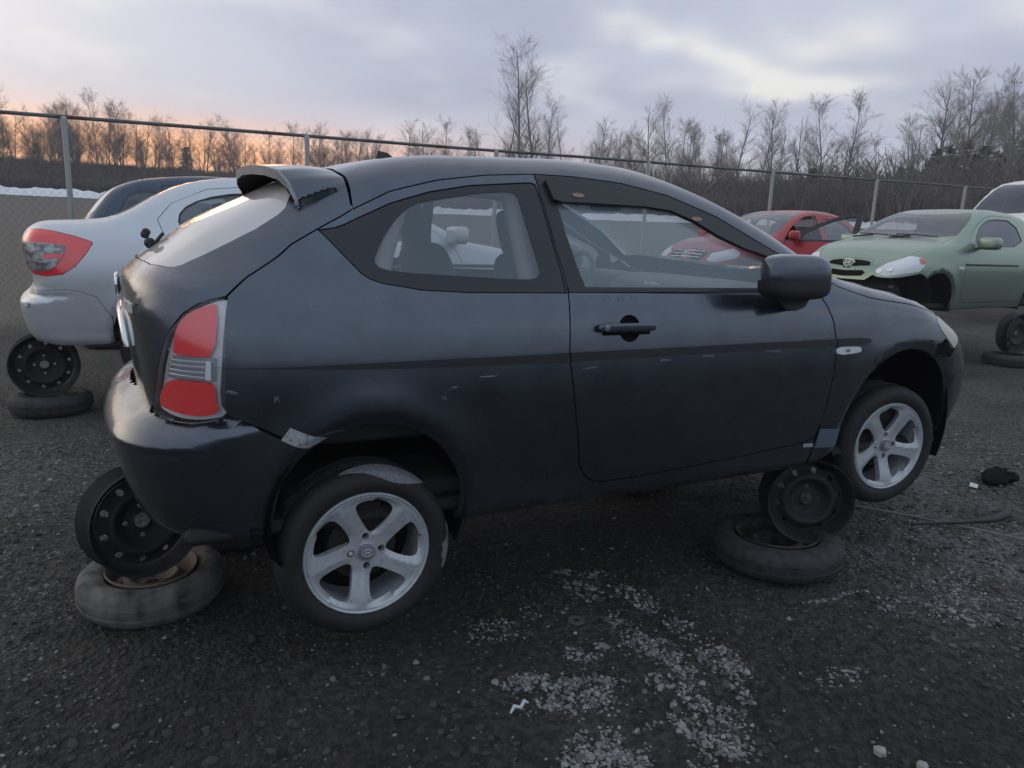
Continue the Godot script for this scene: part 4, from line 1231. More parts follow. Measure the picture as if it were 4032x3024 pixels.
func red_car() -> void:
	var car := car_at("red sedan with its driver door swung open, parked beyond the green car", "parked_sedan_red", Vector3(8.90, 0, -6.43), 3.248, .515)
	car.name = numbered("parked_sedan")
	var P := sedan_P()
	P.cell = .06
	P.panels = [
		{"name": "rear_door", "mat": "", "xy": [.06,.30,.40,.24,.98,.24,1.02,.6,1.0,.96,.98,1.30,.92,1.40,.62,1.405,.34,1.36,.10,1.24,.00,1.12,.05,.98,.02,.7], "windows": [[.17,1.02,.92,1.02,.90,1.30,.86,1.35,.62,1.355,.40,1.325,.22,1.245,.13,1.14]]},
		{"name": "front_door", "mat": "", "right_only": true, "xy": [1.03,.24,2.0,.26,2.08,.6,2.05,.85,1.98,.98,1.88,1.06,1.70,1.19,1.5,1.29,1.3,1.365,1.1,1.395,1.0,1.40,.995,1.30,1.01,.96,1.03,.6], "windows": [[1.07,1.02,1.78,1.01,1.74,1.09,1.55,1.20,1.35,1.285,1.15,1.335,1.04,1.345]]},
		{"name": "windscreen", "mat": "glass_far", "centre": true, "xz": [1.30,.0,1.28,.2,1.25,.36,1.22,.47,1.55,.55,1.80,.62,2.02,.66,2.10,.5,2.17,.25,2.2,.0], "gap": .002, "depth": 0.0},
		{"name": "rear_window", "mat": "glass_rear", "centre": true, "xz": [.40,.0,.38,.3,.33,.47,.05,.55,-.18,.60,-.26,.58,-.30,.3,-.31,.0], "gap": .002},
		{"name": "hood", "mat": "", "centre": true, "xz": [2.21,.0,2.18,.25,2.11,.5,2.05,.63,2.4,.66,2.7,.64,3.0,.56,3.10,.42], "zy_front2": [.34,.80,.2,.825,.0,.83], "gap": .004},
		{"name": "headlight", "mat": "lamp_white", "xz": [2.90,.62,3.02,.54], "zy_front2": [.42,.76,.42,.66,.52,.63,.64,.64], "xy2": [2.95,.70,2.86,.78], "round": 1, "gap": .003, "cell": .04},
		{"name": "grille", "mat": "black_matt", "centre": true, "zy_front": [.0,.805,.2,.80,.33,.775,.36,.72,.27,.62,.0,.60], "gap": .002},
	]
	var B := other_car(car, P, M.paint_red)
	var g := car.get_node("grille")
	for y in [.785, .74, .695, .645]:
		var mb := MB.new()
		var pts := []
		for z in [-.30, -.2, -.1, .0, .1, .2, .30]:
			var q := B.lift(B.pf(absf(z), y - absf(z) * .03)); q.z *= signf(z) if z != 0.0 else 1.0
			pts.append(q + Vector3(.01, 0, 0))
		tube(mb, pts, [.009], 6)
		part("grille_bar", mb, M.chrome, g)
	emblem(g, B.lift(B.pf(0, .72)) + Vector3(.03, 0, 0), Vector2(.065, .042), .009, M.chrome, Basis(Vector3.UP, PI / 2))
	hang_mirror(car, 1.88, 1.06, .80, M.paint_red, [1])
	for x in [0.0, 2.6]:
		for z in [.77, -.77]: plain_wheel(car, x, .16, z, M.steel_black)
	# the open driver door, hinged at its front edge
	var mb := MB.new()
	var sk := pv([1.03,.24,2.0,.26,2.08,.6,2.05,.85,1.98,.98,1.0,.985,1.01,.96,1.03,.6])
	var door := Node3D.new(); door.name = "front_door_001"; car.add_child(door)
	var hinge := Vector3(2.05, 0, -.82)
	door.transform = Transform3D(Basis(Vector3.UP, -1.12), hinge)
	var emit := func(called: String, p: PackedVector2Array, hs: Array, m: Material, off: float, dp: float) -> void:
		var k := MB.new()
		sheet(k, B.side(p), hs, Vector2(.06, .06), func(c: Vector2) -> Array: return B.surf(c, off), dp)
		k.mirror_z(false)
		k.xform(Transform3D(Basis(), -hinge))
		part(called, k, m, door)
	emit.call("door_skin", sk, [], M.paint_red, 0.0, .05)
	var fr := pv([1.0,.985,1.98,.98,1.88,1.06,1.70,1.19,1.5,1.29,1.3,1.365,1.1,1.395,1.0,1.40,.985,1.30])
	var wi := B.side(pv([1.09,1.02,1.80,1.01,1.74,1.10,1.55,1.215,1.35,1.305,1.15,1.355,1.06,1.36]))
	emit.call("door_frame", fr, [wi], M.black_satin, 0.0, .03)
	emit.call("window_glass", pv([1.09,1.02,1.80,1.01,1.74,1.10,1.55,1.215,1.35,1.305,1.15,1.355,1.06,1.36]), [], M.glass_far, -.012, 0.0)
	emit.call("door_card", pv([1.06,.3,1.95,.3,2.0,.6,1.95,.95,1.05,.95]), [], M.dash, -.06, .0)
	pillow(mb, Vector3(1.84, 1.06, -.95) - hinge, Vector3(.075, .075, .125), .5, .5)
	part("wing_mirror", mb, M.paint_red, door)

func white_van() -> void:
	var car := thing("parked_van", "tall white van with a red stripe, at the right edge behind the green car", "van", Vector3(18.2, .92, -6.5), PI, "cars parked in the yard")
	var P := sedan_P()
	P.top = [-1.6,2.0,-1.2,2.05,0,2.08,1.0,2.09,1.6,2.06,1.9,2.0,2.2,1.88,2.5,1.66,2.75,1.43,2.9,1.32,3.1,1.22,3.25,1.05,3.35,.8,3.4,.5]
	P.xr = [.15,-1.5,.5,-1.6,1.2,-1.6,1.9,-1.55,2.1,-1.5]
	P.xf = [.15,3.25,.3,3.33,.6,3.38,.9,3.33,1.1,3.22,1.3,3.05]
	P.w = [.15,.80,.3,.90,.6,.95,1.0,.96,1.3,.94,1.6,.88,1.9,.80,2.05,.74,2.3,.6]
	P.plan = [-1.7,.05,-1.3,.0,2.4,.01,2.9,.05,3.2,.13,3.4,.22]
	P.x1 = -.9; P.y0 = 1.0; P.kr = .15; P.sill = .3
	P.arches = [[.0, .33, .38, .42, .0], [2.55, .33, .38, .42, .0]]
	P.cell = .08
	P.panels = [
		{"name": "front_door", "mat": "", "xy": [1.35,.4,2.15,.4,2.35,.8,2.55,1.25,2.45,1.48,2.2,1.72,1.95,1.88,1.35,1.92], "windows": [[1.45,1.30,2.38,1.28,2.32,1.45,2.1,1.65,1.9,1.80,1.45,1.83]], "glass": "glass_dark"},
		{"name": "windscreen", "mat": "glass_dark", "centre": true, "xz": [2.12,.0,2.08,.35,2.02,.62,2.35,.72,2.66,.80,2.78,.55,2.86,.25,2.88,.0], "gap": .002, "depth": 0.0},
		{"name": "headlight", "mat": "lamp_white", "zy_front": [.5,.95,.5,.75,.7,.75,.72,.95], "gap": .003},
	]
	var B := other_car(car, P, M.paint_white)
	panel(B, "red_stripe", to_par(B, {"xy": [-1.3,1.17,.5,1.17,2.0,1.17,2.0,1.25,.5,1.25,-1.3,1.25]}), [], M.red_stripe, car, {"off": .003, "mirror": 2, "cell": .08})
	for x in [0.0, 2.55]:
		for z in [.86, -.86]: plain_wheel(car, x, .2, z, M.steel_black)

# ------------------------------------------------------------------ ground and what lies on it
var gn := FastNoiseLite.new()
var gf := FastNoiseLite.new()

func rise(x: float, z: float) -> float:   # the field beyond the fence climbs to a bank
	var r := Vector2(x - CAM.x, z - CAM.z).length()
	var k := smoothstep(-7.0, -13.0, z)
	var h := 0.0
	if r > 14.0: h = (minf(r, 43.0) - 14.0) / 29.0 * 2.36
	h += smoothstep(44.0, 52.0, r) * 1.35
	return h * k

func ground_y(x: float, z: float) -> float:
	var y := rise(x, z)
	var d := Vector2(x, z).length()
	if d < 60.0:
		var n := gn.get_noise_2d(x, z)
		y += n * .035 * smoothstep(60.0, 10.0, d) + gf.get_noise_2d(x, z) * .013 * smoothstep(24.0, 8.0, d) + maxf(0.0, gn.get_noise_2d(x * 4.1 + 50.0, z * 4.1)) * .022 * smoothstep(16.0, 6.0, d)
	return y - .012

func ground() -> void:
	gn.seed = 3; gn.frequency = .55; gn.fractal_octaves = 3
	gf.seed = 9; gf.frequency = 4.5; gf.fractal_octaves = 3
	var N := 460
	var v := PackedVector3Array(); var n := PackedVector3Array(); var uv := PackedVector2Array(); var col := PackedColorArray(); var idx := PackedInt32Array()
	var xs := PackedFloat32Array(); var zs := PackedFloat32Array()
	for i in N + 1:
		var t := 2.0 * i / N - 1.0
		var s := sinh(t * 6.4) * .95
		xs.append(.6 + s); zs.append(.2 + s)
	var big := FastNoiseLite.new(); big.seed = 21; big.frequency = .35; big.fractal_octaves = 4
	for k in N + 1:
		for i in N + 1:
			var x := xs[i]; var z := zs[k]
			v.append(Vector3(x, ground_y(x, z), z)); uv.append(Vector2(x, z))
			# dark oily soil under and before the cars, paler gravel to the left, right and behind
			var g := smoothstep(-.6, -1.9, x + .25 * z) + smoothstep(2.2, 3.6, x + .2 * z) * .8
			g = clampf(g + big.get_noise_2d(x, z) * .5, 0.0, 1.0)
			var far := smoothstep(-8.0, -10.0, z)
			var frost := exp(-pow((x - 3.05) / .75, 2.0) - pow((z - 1.0) / .55, 2.0)) * (.55 + 1.2 * big.get_noise_2d(x * 6.0, z * 6.0)) + .7 * exp(-pow((x - 3.6) / .8, 2.0) - pow((z + .1) / .5, 2.0)) * (.4 + big.get_noise_2d(x * 5.0, z * 5.0))
			var c := Color(.041, .038, .033).lerp(Color(.098, .094, .083), g) * (.8 + .5 * clampf(big.get_noise_2d(x * 3.0 + 9.0, z * 3.0) + .5, 0.0, 1.0))
			c = c.lerp(Color(.19, .20, .195), clampf(frost * 1.25, 0.0, .85))
			var dusty := exp(-pow((x - .95) / .28, 2.0) - pow((z - 1.15) / .42, 2.0)) + .8 * exp(-pow((x - .55) / .22, 2.0) - pow((z - 1.2) / .3, 2.0))
			c = c.lerp(Color(.085, .085, .08), clampf(dusty * (.2 + 1.6 * big.get_noise_2d(x * 9.0, z * 9.0)), 0.0, .6))
			c = c.lerp(Color(.235, .215, .18), far)
			var r := Vector2(x - CAM.x, z - CAM.z).length()
			c = c.lerp(Color(.05, .045, .04), smoothstep(43.5, 45.0, r) * far)
			col.append(c)
	for k in N + 1:
		for i in N + 1:
			var a := v[k * (N + 1) + maxi(i - 1, 0)]; var b := v[k * (N + 1) + mini(i + 1, N)]
			var c := v[maxi(k - 1, 0) * (N + 1) + i]; var d := v[mini(k + 1, N) * (N + 1) + i]
			n.append((d - c).cross(b - a).normalized())
	for k in N:
		for i in N:
			var a := k * (N + 1) + i
			idx.append_array(PackedInt32Array([a, a + 1, a + N + 2, a, a + N + 2, a + N + 1]))
	var arr := []
	arr.resize(Mesh.ARRAY_MAX)
	arr[Mesh.ARRAY_VERTEX] = v; arr[Mesh.ARRAY_NORMAL] = n; arr[Mesh.ARRAY_TEX_UV] = uv; arr[Mesh.ARRAY_COLOR] = col; arr[Mesh.ARRAY_INDEX] = idx
	var m := ArrayMesh.new()
	m.add_surface_from_arrays(Mesh.PRIMITIVE_TRIANGLES, arr)
	var o := mpart("ground", m, M.ground, self)
	tag(o, "dark dirt and gravel ground of the yard with field behind", "", "", "structure")

func stone_mesh(seed_: int, flat: float) -> ArrayMesh:
	var r := RandomNumberGenerator.new(); r.seed = seed_
	var mb := MB.new()
	var g := []
	for i in 4:
		var row := []
		for k in 6:
			var t := -PI / 2 + PI * i / 3.0
			var p := TAU * k / 6.0 + (.4 if i % 2 else 0.0)
			row.append(Vector3(cos(t) * cos(p), sin(t) * flat, cos(t) * sin(p)) * r.randf_range(.75, 1.15) if i in [1, 2] else Vector3(r.randf_range(-.2, .2), (-1.0 if i == 0 else 1.0) * flat * .85, r.randf_range(-.2, .2)))
		if i in [0, 3]:
			for k in 6: row[k] = row[0]
		g.append(row)
	for i in 3:
		for k in 6:
			var a: Vector3 = g[i][k]; var b: Vector3 = g[i][(k + 1) % 6]; var c: Vector3 = g[i + 1][(k + 1) % 6]; var d: Vector3 = g[i + 1][k]
			for f in [[a, b, c], [a, c, d]]:
				var nn: Vector3 = (f[2] - f[0]).cross(f[1] - f[0]).normalized()
				if nn.length() < .5: continue
				var mid: Vector3 = (f[0] + f[1] + f[2]) / 3.0
				if nn.dot(mid) < 0.0: nn = -nn
				mb.tri(f[0], f[1], f[2], nn, nn, nn)
	return mb.mesh()

func scatter(called: String, label: String, spots: Array, m: Material, seed_: int) -> void:   # spots: [pos, size, colour]
	var mm := MultiMesh.new()
	mm.transform_format = MultiMesh.TRANSFORM_3D
	mm.use_colors = true
	mm.mesh = stone_mesh(seed_, .6)
	mm.instance_count = spots.size()
	var r := RandomNumberGenerator.new(); r.seed = seed_
	for i in spots.size():
		var s = spots[i]
		var b := Basis.from_euler(Vector3(r.randf_range(-.5, .5), r.randf() * TAU, r.randf_range(-.5, .5))).scaled_local(Vector3(r.randf_range(.8, 1.5), r.randf_range(.6, 1.1), r.randf_range(.8, 1.2)) * s[1])
		mm.set_instance_transform(i, Transform3D(b, s[0]))
		mm.set_instance_color(i, s[2])
	var o := MultiMeshInstance3D.new()
	o.multimesh = mm; o.material_override = m
	o.name = numbered(called)
	add_child(o, true)
	tag(o, label, "gravel", "", "stuff")

func stones() -> void:
	var r := RandomNumberGenerator.new(); r.seed = 11
	var pale := []
	var blobs := [[.52,.67,.09,.08,2],[.70,.63,.04,.06,1],[.47,1.03,.08,.04,4],[.60,1.15,.13,.08,5],[.63,1.24,.04,.03,2],[.99,.56,.07,.09,2],[1.11,.45,.06,.04,2],[1.16,.62,.04,.05,2],[1.17,.74,.05,.08,2],[.99,.81,.04,.05,2],[.98,.97,.05,.09,4],[1.03,1.05,.06,.07,4],[1.01,1.16,.05,.06,3],[1.18,.97,.04,.08,2],[1.17,1.20,.07,.08,4],[1.17,1.28,.04,.05,3],[.97,1.27,.05,.07,3],[.94,1.35,.04,.05,3],[1.11,1.38,.03,.05,2],[1.01,1.45,.04,.05,3],[.84,1.42,.04,.07,3],[.93,1.52,.04,.08,4],[.83,1.52,.05,.06,3],[.89,1.58,.03,.04,3],[.51,1.39,.09,.05,4],[.56,1.45,.04,.04,3],[.45,1.44,.07,.04,4],[.55,1.50,.09,.05,4],[.72,1.39,.06,.01,2],[.72,.95,.03,.06,2],[.76,1.0,.03,.03,2],[.83,.95,.03,.03,2],[.88,1.21,.03,.05,2],[.76,1.60,.04,.03,2],[.98,.38,.04,.03,3],[1.5,1.45,.1,.06,1],[.3,1.6,.1,.06,1],[2.42,1.24,.12,.06,2],[2.39,1.36,.1,.07,3],[2.2,1.2,.15,.1,1],[1.93,1.02,.14,.02,2],[2.75,1.15,.25,.12,1]]
	var add := func(list: Array, x: float, z: float, s: float, c: Color) -> void:
		list.append([Vector3(x, ground_y(x, z) + s * .08, z), s, c])
	for b in blobs:
		var cnt := int(b[4] * (b[2] + .02) * (b[3] + .02) * 7600)
		for i in cnt:
			var a := r.randf() * TAU; var q := sqrt(r.randf()) * 1.15
			if r.randf() < .12: q *= 1.6
			var x: float = b[0] + cos(a) * q * b[2]; var z: float = b[1] + sin(a) * q * b[3]
			var s := .0016 + .0075 * pow(r.randf(), 1.7)
			if r.randf() < .06: s *= 1.6
			var k := r.randf_range(.07, .30)
			add.call(pale, x, z, s, Color(k, k * 1.0, k * .98))
	scatter("pale_crushed_stone", "patches of pale crushed stone on the dark ground", pale, M.stone, 5)
	var dk := []
	for i in 60000:
		var x := r.randf_range(-3.4, 5.5); var z := r.randf_range(-2.6, 2.3)
		var g := smoothstep(-.5, -1.7, x + .25 * z) + smoothstep(2.0, 3.2, x + .2 * z)
		if r.randf() > .22 + .9 * clampf(g + gn.get_noise_2d(x * 2.0, z * 2.0) * .6, 0.0, 1.0): continue
		var s := r.randf_range(.002, .0065) * (1.0 + .35 * g)
		if r.randf() < .05: s *= 2.0
		var k := r.randf_range(.05, .19)
		if r.randf() < .08: k += .12
		if Vector2((x - 3.0) / .8, (z - 1.0) / .55).length() < 1.0: k += .05
		add.call(dk, x, z, s, Color(k, k * .99, k * .94))
	for i in 9000:
		var x := r.randf_range(-9.0, 14.0); var z := r.randf_range(-8.0, -2.0) if r.randf() < .6 else r.randf_range(-2.0, 2.0)
		if x > -3.0 and x < 2.0: continue
		var s := r.randf_range(.006, .016)
		var k := r.randf_range(.05, .16)
		add.call(dk, x, z, s, Color(k, k * .99, k * .94))
	for i in 7000:   # clods of the same dark soil
		var x := r.randf_range(-2.6, 4.6); var z := r.randf_range(-1.2, 2.4)
		if gn.get_noise_2d(x * 2.3 + 20.0, z * 2.3) < -.05: continue
		var k := r.randf_range(.028, .055)
		add.call(dk, x, z, r.randf_range(.005, .017), Color(k, k * .95, k * .85))
	scatter("gravel_stones", "loose grey gravel strewn over the dirt of the yard", dk, M.stone, 6)

func litter() -> void:
	var mb := MB.new()
	lathe(mb, [Vector2(.012, 0), Vector2(.012, .004), Vector2(.028, .0055), Vector2(.034, .003), Vector2(.034, 0)], 30)
	mb.xform(Transform3D(Basis(Vector3.RIGHT, -PI / 2 + .06), Vector3(.84, ground_y(.84, .75) + .004, .75)))
	tag(part("metal_washer", mb, M.washer, self), "flat round metal washer lying among the pale stones", "washer")
	mb = MB.new()
	pillow(mb, Vector3(4.33, ground_y(4.33, .29) + .03, .29), Vector3(.17, .035, .09), .9, .9, Basis(Vector3.UP, .4), 40, 24)
	for i in mb.v.size(): mb.v[i] += Vector3(.03 * sin(mb.v[i].z * 37.0), .020 * sin(mb.v[i].x * 44.0 + 1.0) * sin(mb.v[i].z * 51.0), .02 * sin(mb.v[i].x * 29.0))
	tag(part("black_rag", mb, M.black_matt, self), "crumpled black rag on the gravel right of the front wheel", "rag")
	mb = MB.new()
	tube(mb, [Vector3(3.02, .02, .62), Vector3(3.3, .025, .72), Vector3(3.5, .03, .77), Vector3(3.62, .04, .76), Vector3(3.74, .06, .70)], [.008, .010, .016, .026, .022], 9)
	tag(part("rubber_hose", mb, M.black_plastic, self), "torn black rubber hose lying beside the thin pale cable", "hose")
	mb = MB.new()
	var pts := []
	for q in [[2.86,.16],[3.0,.3],[3.18,.52],[3.32,.78],[3.42,.99],[3.5,1.2]]: pts.append(Vector3(q[0], ground_y(q[0], q[1]) + .012, q[1]))
	tube(mb, pts, [.006], 6)
	tag(part("thin_cable", mb, M.cable, self), "thin pale cable trailing over the gravel from the front wheel", "cable")
	var k := 0
	for q in [[4.05,.31,.045,"white scrap of paper in front of the black rag"],[4.22,.36,.03,"narrow white paper scrap nearest the black rag's side"]]:
		mb = MB.new()
		cbox(mb, Vector3(q[0], ground_y(q[0], q[1]) + .012, q[1]), Vector3(q[2] * 1.6, .004, q[2]), .001, Basis.from_euler(Vector3(.12, .5 + k, .08)))
		tag(part("paper_scrap", mb, M.paper, self), q[3], "litter", "paper scraps on the gravel")
		k += 1
	for q in [[1.29,1.77,.022,"larger pale stone lump at the bottom right of the picture"],[1.34,1.87,.020,"pale stone lump at the bottom edge, right of the other lump"]]:
		var o := mpart("stone_lump", stone_mesh(31 + k, .7), M.stone_pale, self)
		o.position = Vector3(q[0], ground_y(q[0], q[1]) + .01, q[1]); o.scale = Vector3.ONE * q[2]
		tag(o, q[3], "stone", "stone lumps in the foreground")
		k += 1
	mb = MB.new()
	tube(mb, [Vector3(.335, .008, 1.19), Vector3(.355, .017, 1.175), Vector3(.375, .01, 1.18), Vector3(.395, .018, 1.165), Vector3(.41, .008, 1.165)], [.004, .007, .006, .007, .003], 6)
	tag(part("plastic_curl", mb, M.paper, self), "small curl of pale plastic lying left of the stone patches", "litter")

# ------------------------------------------------------------------ fence, trees, bank
func fence() -> void:
	var f := thing("chain_link_fence", "galvanised chain link fence with top rail running behind the parked cars", "fence", Vector3(0, 0, -8.5))
	var top := func(x: float) -> float: return 2.70 + .0115 * (x + 1.4)
	var mb := MB.new()
	var pts := []
	for i in 18: pts.append(Vector3(-11 + i * 3.0, top.call(-11.0 + i * 3.0) + .006 * sin(i * 2.3), 0))
	tube(mb, pts, [.024], 10)
	part("top_rail", mb, M.rail, f)
	for i in range(-3, 13):
		var x := -1.407 + 3.05 * i
		mb = MB.new()
		var y: float = top.call(x)
		var ln := sin(i * 1.7) * .02
		tube(mb, [Vector3(x + ln, ground_y(x, -8.5) - .1, .03), Vector3(x, y - .02, .03)], [.034], 12)
		lathe_at(mb, Vector3(x, y - .02, .03))
		part("post", mb, M.galvanised, f)
	mb = MB.new()
	var h := 2.62
	var s := .095
	for i in range(int(-11.0 / s), int(38.0 / s)):
		for d in [1, -1]:
			var x := i * s
			var y1: float = minf(top.call(x), top.call(x + h * .9 * d))
			tube(mb, [Vector3(x, .06, .012 * d), Vector3(x + (y1 - .06) * .9 * d, y1, .012 * d)], [.0012], 3, false)
	var w := part("wire_mesh", mb, M.wire, f)
	w.set_meta("kind", "stuff")

func lathe_at(mb: MB, p: Vector3) -> void:
	var from := mb.v.size()
	lathe(mb, [Vector2(.038, -.05), Vector2(.038, 0), Vector2(.03, .02), Vector2(.0, .03)], 12)
	mb.xform(Transform3D(Basis(Vector3.RIGHT, -PI / 2), p), from)

func bough(mb: MB, r: RandomNumberGenerator, p: Vector3, d: Vector3, l: float, rad: float, level: int, up: float, dense_: float) -> void:
	var segs: int = [7, 4, 3, 2][level]
	var pts := [p]; var rr := [rad]
	var q := p; var dd := d
	for i in segs:
		dd = (dd + Vector3(r.randf_range(-1, 1), r.randf_range(-.4, 1) * up, r.randf_range(-1, 1)) * [.045, .13, .2, .25][level]).normalized()
		q += dd * l / segs
		pts.append(q); rr.append(maxf(rad * (1.0 - .86 * (i + 1) / segs), .0028))
	tube(mb, pts, rr, [6, 4, 3, 3][level], false)
	if level == 3: return
	var kids: int = int([32, 10, 7][level] * dense_)
	for i in kids:
		var t := r.randf_range(.26 if level == 0 else .15, .98)
		var fi := t * segs; var k := mini(int(fi), segs - 1)
		var at: Vector3 = pts[k].lerp(pts[k + 1], fi - k)
		var ax := (pts[k + 1] - pts[k] as Vector3).normalized()
		var side := frame(ax) * Vector3(cos(r.randf() * TAU), 0, sin(r.randf() * TAU)).normalized()
		var a := r.randf_range(.36, .80)
		var nd := (ax * cos(a) + side * sin(a)).normalized()
		var nl: float = l * ([.33, .5, .5][level] as float) * r.randf_range(.6, 1.2) * (1.0 - t * .6 if level == 0 else 1.0)
		bough(mb, r, at, nd, nl, maxf(lerpf(rr[k], rr[k + 1], .5) * .5, .0042), level + 1, up, dense_)

func tree_shape(seed_: int, h: float, rad: float, dense_: float, fork := false) -> Array:
	var r := RandomNumberGenerator.new(); r.seed = seed_
	var mb := MB.new()
	bough(mb, r, Vector3(0, -.3, 0), Vector3(r.randf_range(-.06, .06), 1, r.randf_range(-.06, .06)).normalized(), h, rad, 0, .5, dense_)
	if fork: bough(mb, r, Vector3(.1, .6, 0), Vector3(.22, 1, .1).normalized(), h * .8, rad * .7, 0, .5, dense_)
	# the first tube is the trunk; the rest is the crown
	var first := 7 * 6 * 6
	var trunk := MB.new(); var crown := MB.new()
	for i in mb.v.size():
		var t := trunk if i < first else crown
		t.v.append(mb.v[i]); t.n.append(mb.n[i]); t.uv.append(Vector2.ZERO)
	return [trunk.mesh(), crown.mesh()]

func bare_tree(shape: Array, at: Vector3, s: Vector3, yaw: float, m: Material, called: String, label: String, group: String) -> void:
	var t := thing(called, label, "tree", at, yaw, group)
	t.scale = s
	mpart("trunk", shape[0], m, t)
	mpart("crown", shape[1], m, t)

func dir_at(u: float) -> float:   # bearing of a picture column (0 .. 1) from the viewer
	var a := atan((u - .5) * 2212.0 / 1600.0)
	return -1.1108 + a   # bearing of the view axis, atan2(z, x)

func trees() -> void:
	var sh := []
	for i in 7: sh.append(tree_shape(100 + i, 9.0, .085, .72 + .06 * i))
	var tall := [tree_shape(201, 13.5, .14, 1.0), tree_shape(202, 13.0, .13, .95)]
	var wide := [tree_shape(301, 10.0, .13, 1.1, true), tree_shape(302, 10.0, .14, 1.05, true)]
	var r := RandomNumberGenerator.new(); r.seed = 77
	var spots := []   # picture column, elevation of the tip in degrees, kind
	for q in [[20,7.4],[60,6.5],[100,6.3],[150,6.2],[190,7.2],[238,7.6],[285,7.2],[330,6.9],[390,6.6],[430,6.2],[480,6.2],[530,6.7],[590,6.2],[640,6.7],[690,7.2],[760,6.4],[800,6.2],[880,7.8],[915,7.7],[965,7.5],[1000,7.1],[1040,7.6],[1205,8.4],[1265,8.2],[1310,7.8],[1385,9.4],[1425,9.3],[1465,7.6],[1490,8.0],[1560,9.2],[1610,9.5],[1640,9.2],[1690,8.6],[1750,9.2],[1790,9.6]]:
		spots.append([q[0] / 2212.0, q[1], 0])
	for i in 230:
		var u := r.randf_range(-.03, .88)
		if u > .44 and r.randf() < .55: continue
		spots.append([u, r.randf_range(4.9, 6.9) + 1.2 * smoothstep(.45, .6, u), 0])
	for q in [[1085,10.0],[1112,12.4],[1142,11.5],[1168,9.2]]: spots.append([q[0] / 2212.0, q[1], 1])
	for q in [[1985,10.2],[2035,10.4],[2085,9.4],[2140,10.6],[2185,10.0]]: spots.append([q[0] / 2212.0, q[1], 2])
	var nt := 0; var nw := 0
	for i in spots.size():
		var q = spots[i]
		var b := dir_at(q[0])
		var d := r.randf_range(49.0, 64.0) if q[2] != 1 else r.randf_range(50.0, 53.0)
		var x := CAM.x + cos(b) * d; var z := CAM.z + sin(b) * d
		var y := ground_y(x, z)
		var h := CAM.y + tan(deg_to_rad(q[1])) * d - y
		var pool: Array = [sh, tall, wide][q[2]]
		var base: float = [9.0, 13.2, 10.0][q[2]]
		var k := h / base * 1.02
		var lb := "slender bare grey tree in the row along the bank behind the fence"
		if q[2] == 1: lb = ["shorter bare tree just left of the tallest one above the hatchback roof", "tallest bare tree of all, above the hatchback roof", "second tallest bare tree, right beside the tallest above the hatchback roof", "thin bare tree right of the two tallest above the hatchback roof"][nt]; nt += 1
		if q[2] == 2: lb = ["leftmost spreading tree of the pale clump at the far right", "second spreading tree from the left in the clump at the far right", "lowest spreading tree, in the middle of the clump at the far right", "tallest spreading pale tree of the clump at the far right", "spreading pale tree at the right edge of the picture"][nw]; nw += 1
		var gp: String = ["bare trees along the bank", "tall bare trees behind the hatchback roof", "bare trees at the far right"][q[2]]
		bare_tree(pool[i % pool.size()], Vector3(x, y - .1, z), Vector3(k * r.randf_range(.95, 1.35), k, k * r.randf_range(.95, 1.35)), r.randf() * TAU, M.bark_pale if q[2] == 2 else M.bark, "bare_tree", lb, gp)
	# dark conifers
	var pine := pine_shape(5)
	for q in [[1722,5.2,47],[1700,4.6,50],[1905,5.2,56],[1935,4.9,58],[1975,6.4,55],[2000,6.6,57],[2035,6.9,60],[2075,6.5,56],[2150,6.9,58],[2190,8.0,60],[2215,7.6,55],[1960,5.6,54],[2015,5.9,53],[2055,6.0,55],[2100,6.2,54],[2120,6.6,57],[2170,6.6,53],[1880,4.9,55],[1840,4.7,56],[110,4.4,60],[420,4.9,60]]:
		var b := dir_at(q[0] / 2212.0)
		var d: float = q[2]
		var x := CAM.x + cos(b) * d; var z := CAM.z + sin(b) * d
		var y := ground_y(x, z)
		var h := CAM.y + tan(deg_to_rad(q[1])) * d - y
		var t := thing("conifer_tree", "dark evergreen conifer standing among the bare trees on the bank", "tree", Vector3(x, y, z), r.randf() * TAU, "conifers on the bank")
		t.scale = Vector3(h / 5.0 * 1.25, h / 5.0, h / 5.0 * 1.25)
		mpart("trunk", pine[0], M.bark, t); mpart("crown", pine[1], M.needles, t)
	# the broken trunk leaning in the thicket
	var mb := MB.new()
	var bb := dir_at(1500.0 / 2212.0)
	var o := Vector3(CAM.x + cos(bb) * 47.0, 0, CAM.z + sin(bb) * 47.0)
	o.y = ground_y(o.x, o.z)
	tube(mb, [Vector3(0, 0, 0), Vector3(.2, 1.6, 0), Vector3(1.3, 2.6, .3), Vector3(1.9, 3.1, .5)], [.11, .1, .08, .04], 6)
	tube(mb, [Vector3(1.2, 2.5, .3), Vector3(1.0, 1.7, .5)], [.06, .03], 5)
	var st := part("broken_tree", mb, M.bark, self)
	st.position = o
	tag(st, "snapped leaning trunk in the thicket above the red car", "tree")
	# thicket on the bank
	var bush := MB.new()
	var rb := RandomNumberGenerator.new(); rb.seed = 4
	for i in 34:
		var a := rb.randf() * TAU; var tilt := rb.randf_range(.05, .55)
		var d := Vector3(cos(a) * sin(tilt), cos(tilt), sin(a) * sin(tilt))
		var l := rb.randf_range(.6, 1.25)
		var p0 := Vector3(cos(a), 0, sin(a)) * rb.randf() * .45
		var p1 := p0 + d * l * .6; var p2 := p0 + d * l + Vector3(rb.randf_range(-.1, .1), 0, rb.randf_range(-.1, .1))
		tube(bush, [p0, p1, p2], [.012, .009, .004], 3, false)
		for k in 3:
			var t := rb.randf_range(.3, .9)
			var q := p0.lerp(p2, t)
			tube(bush, [q, q + Vector3(rb.randf_range(-.25, .25), rb.randf_range(.1, .3), rb.randf_range(-.25, .25))], [.006, .003], 3, false)
	var mm := MultiMesh.new()
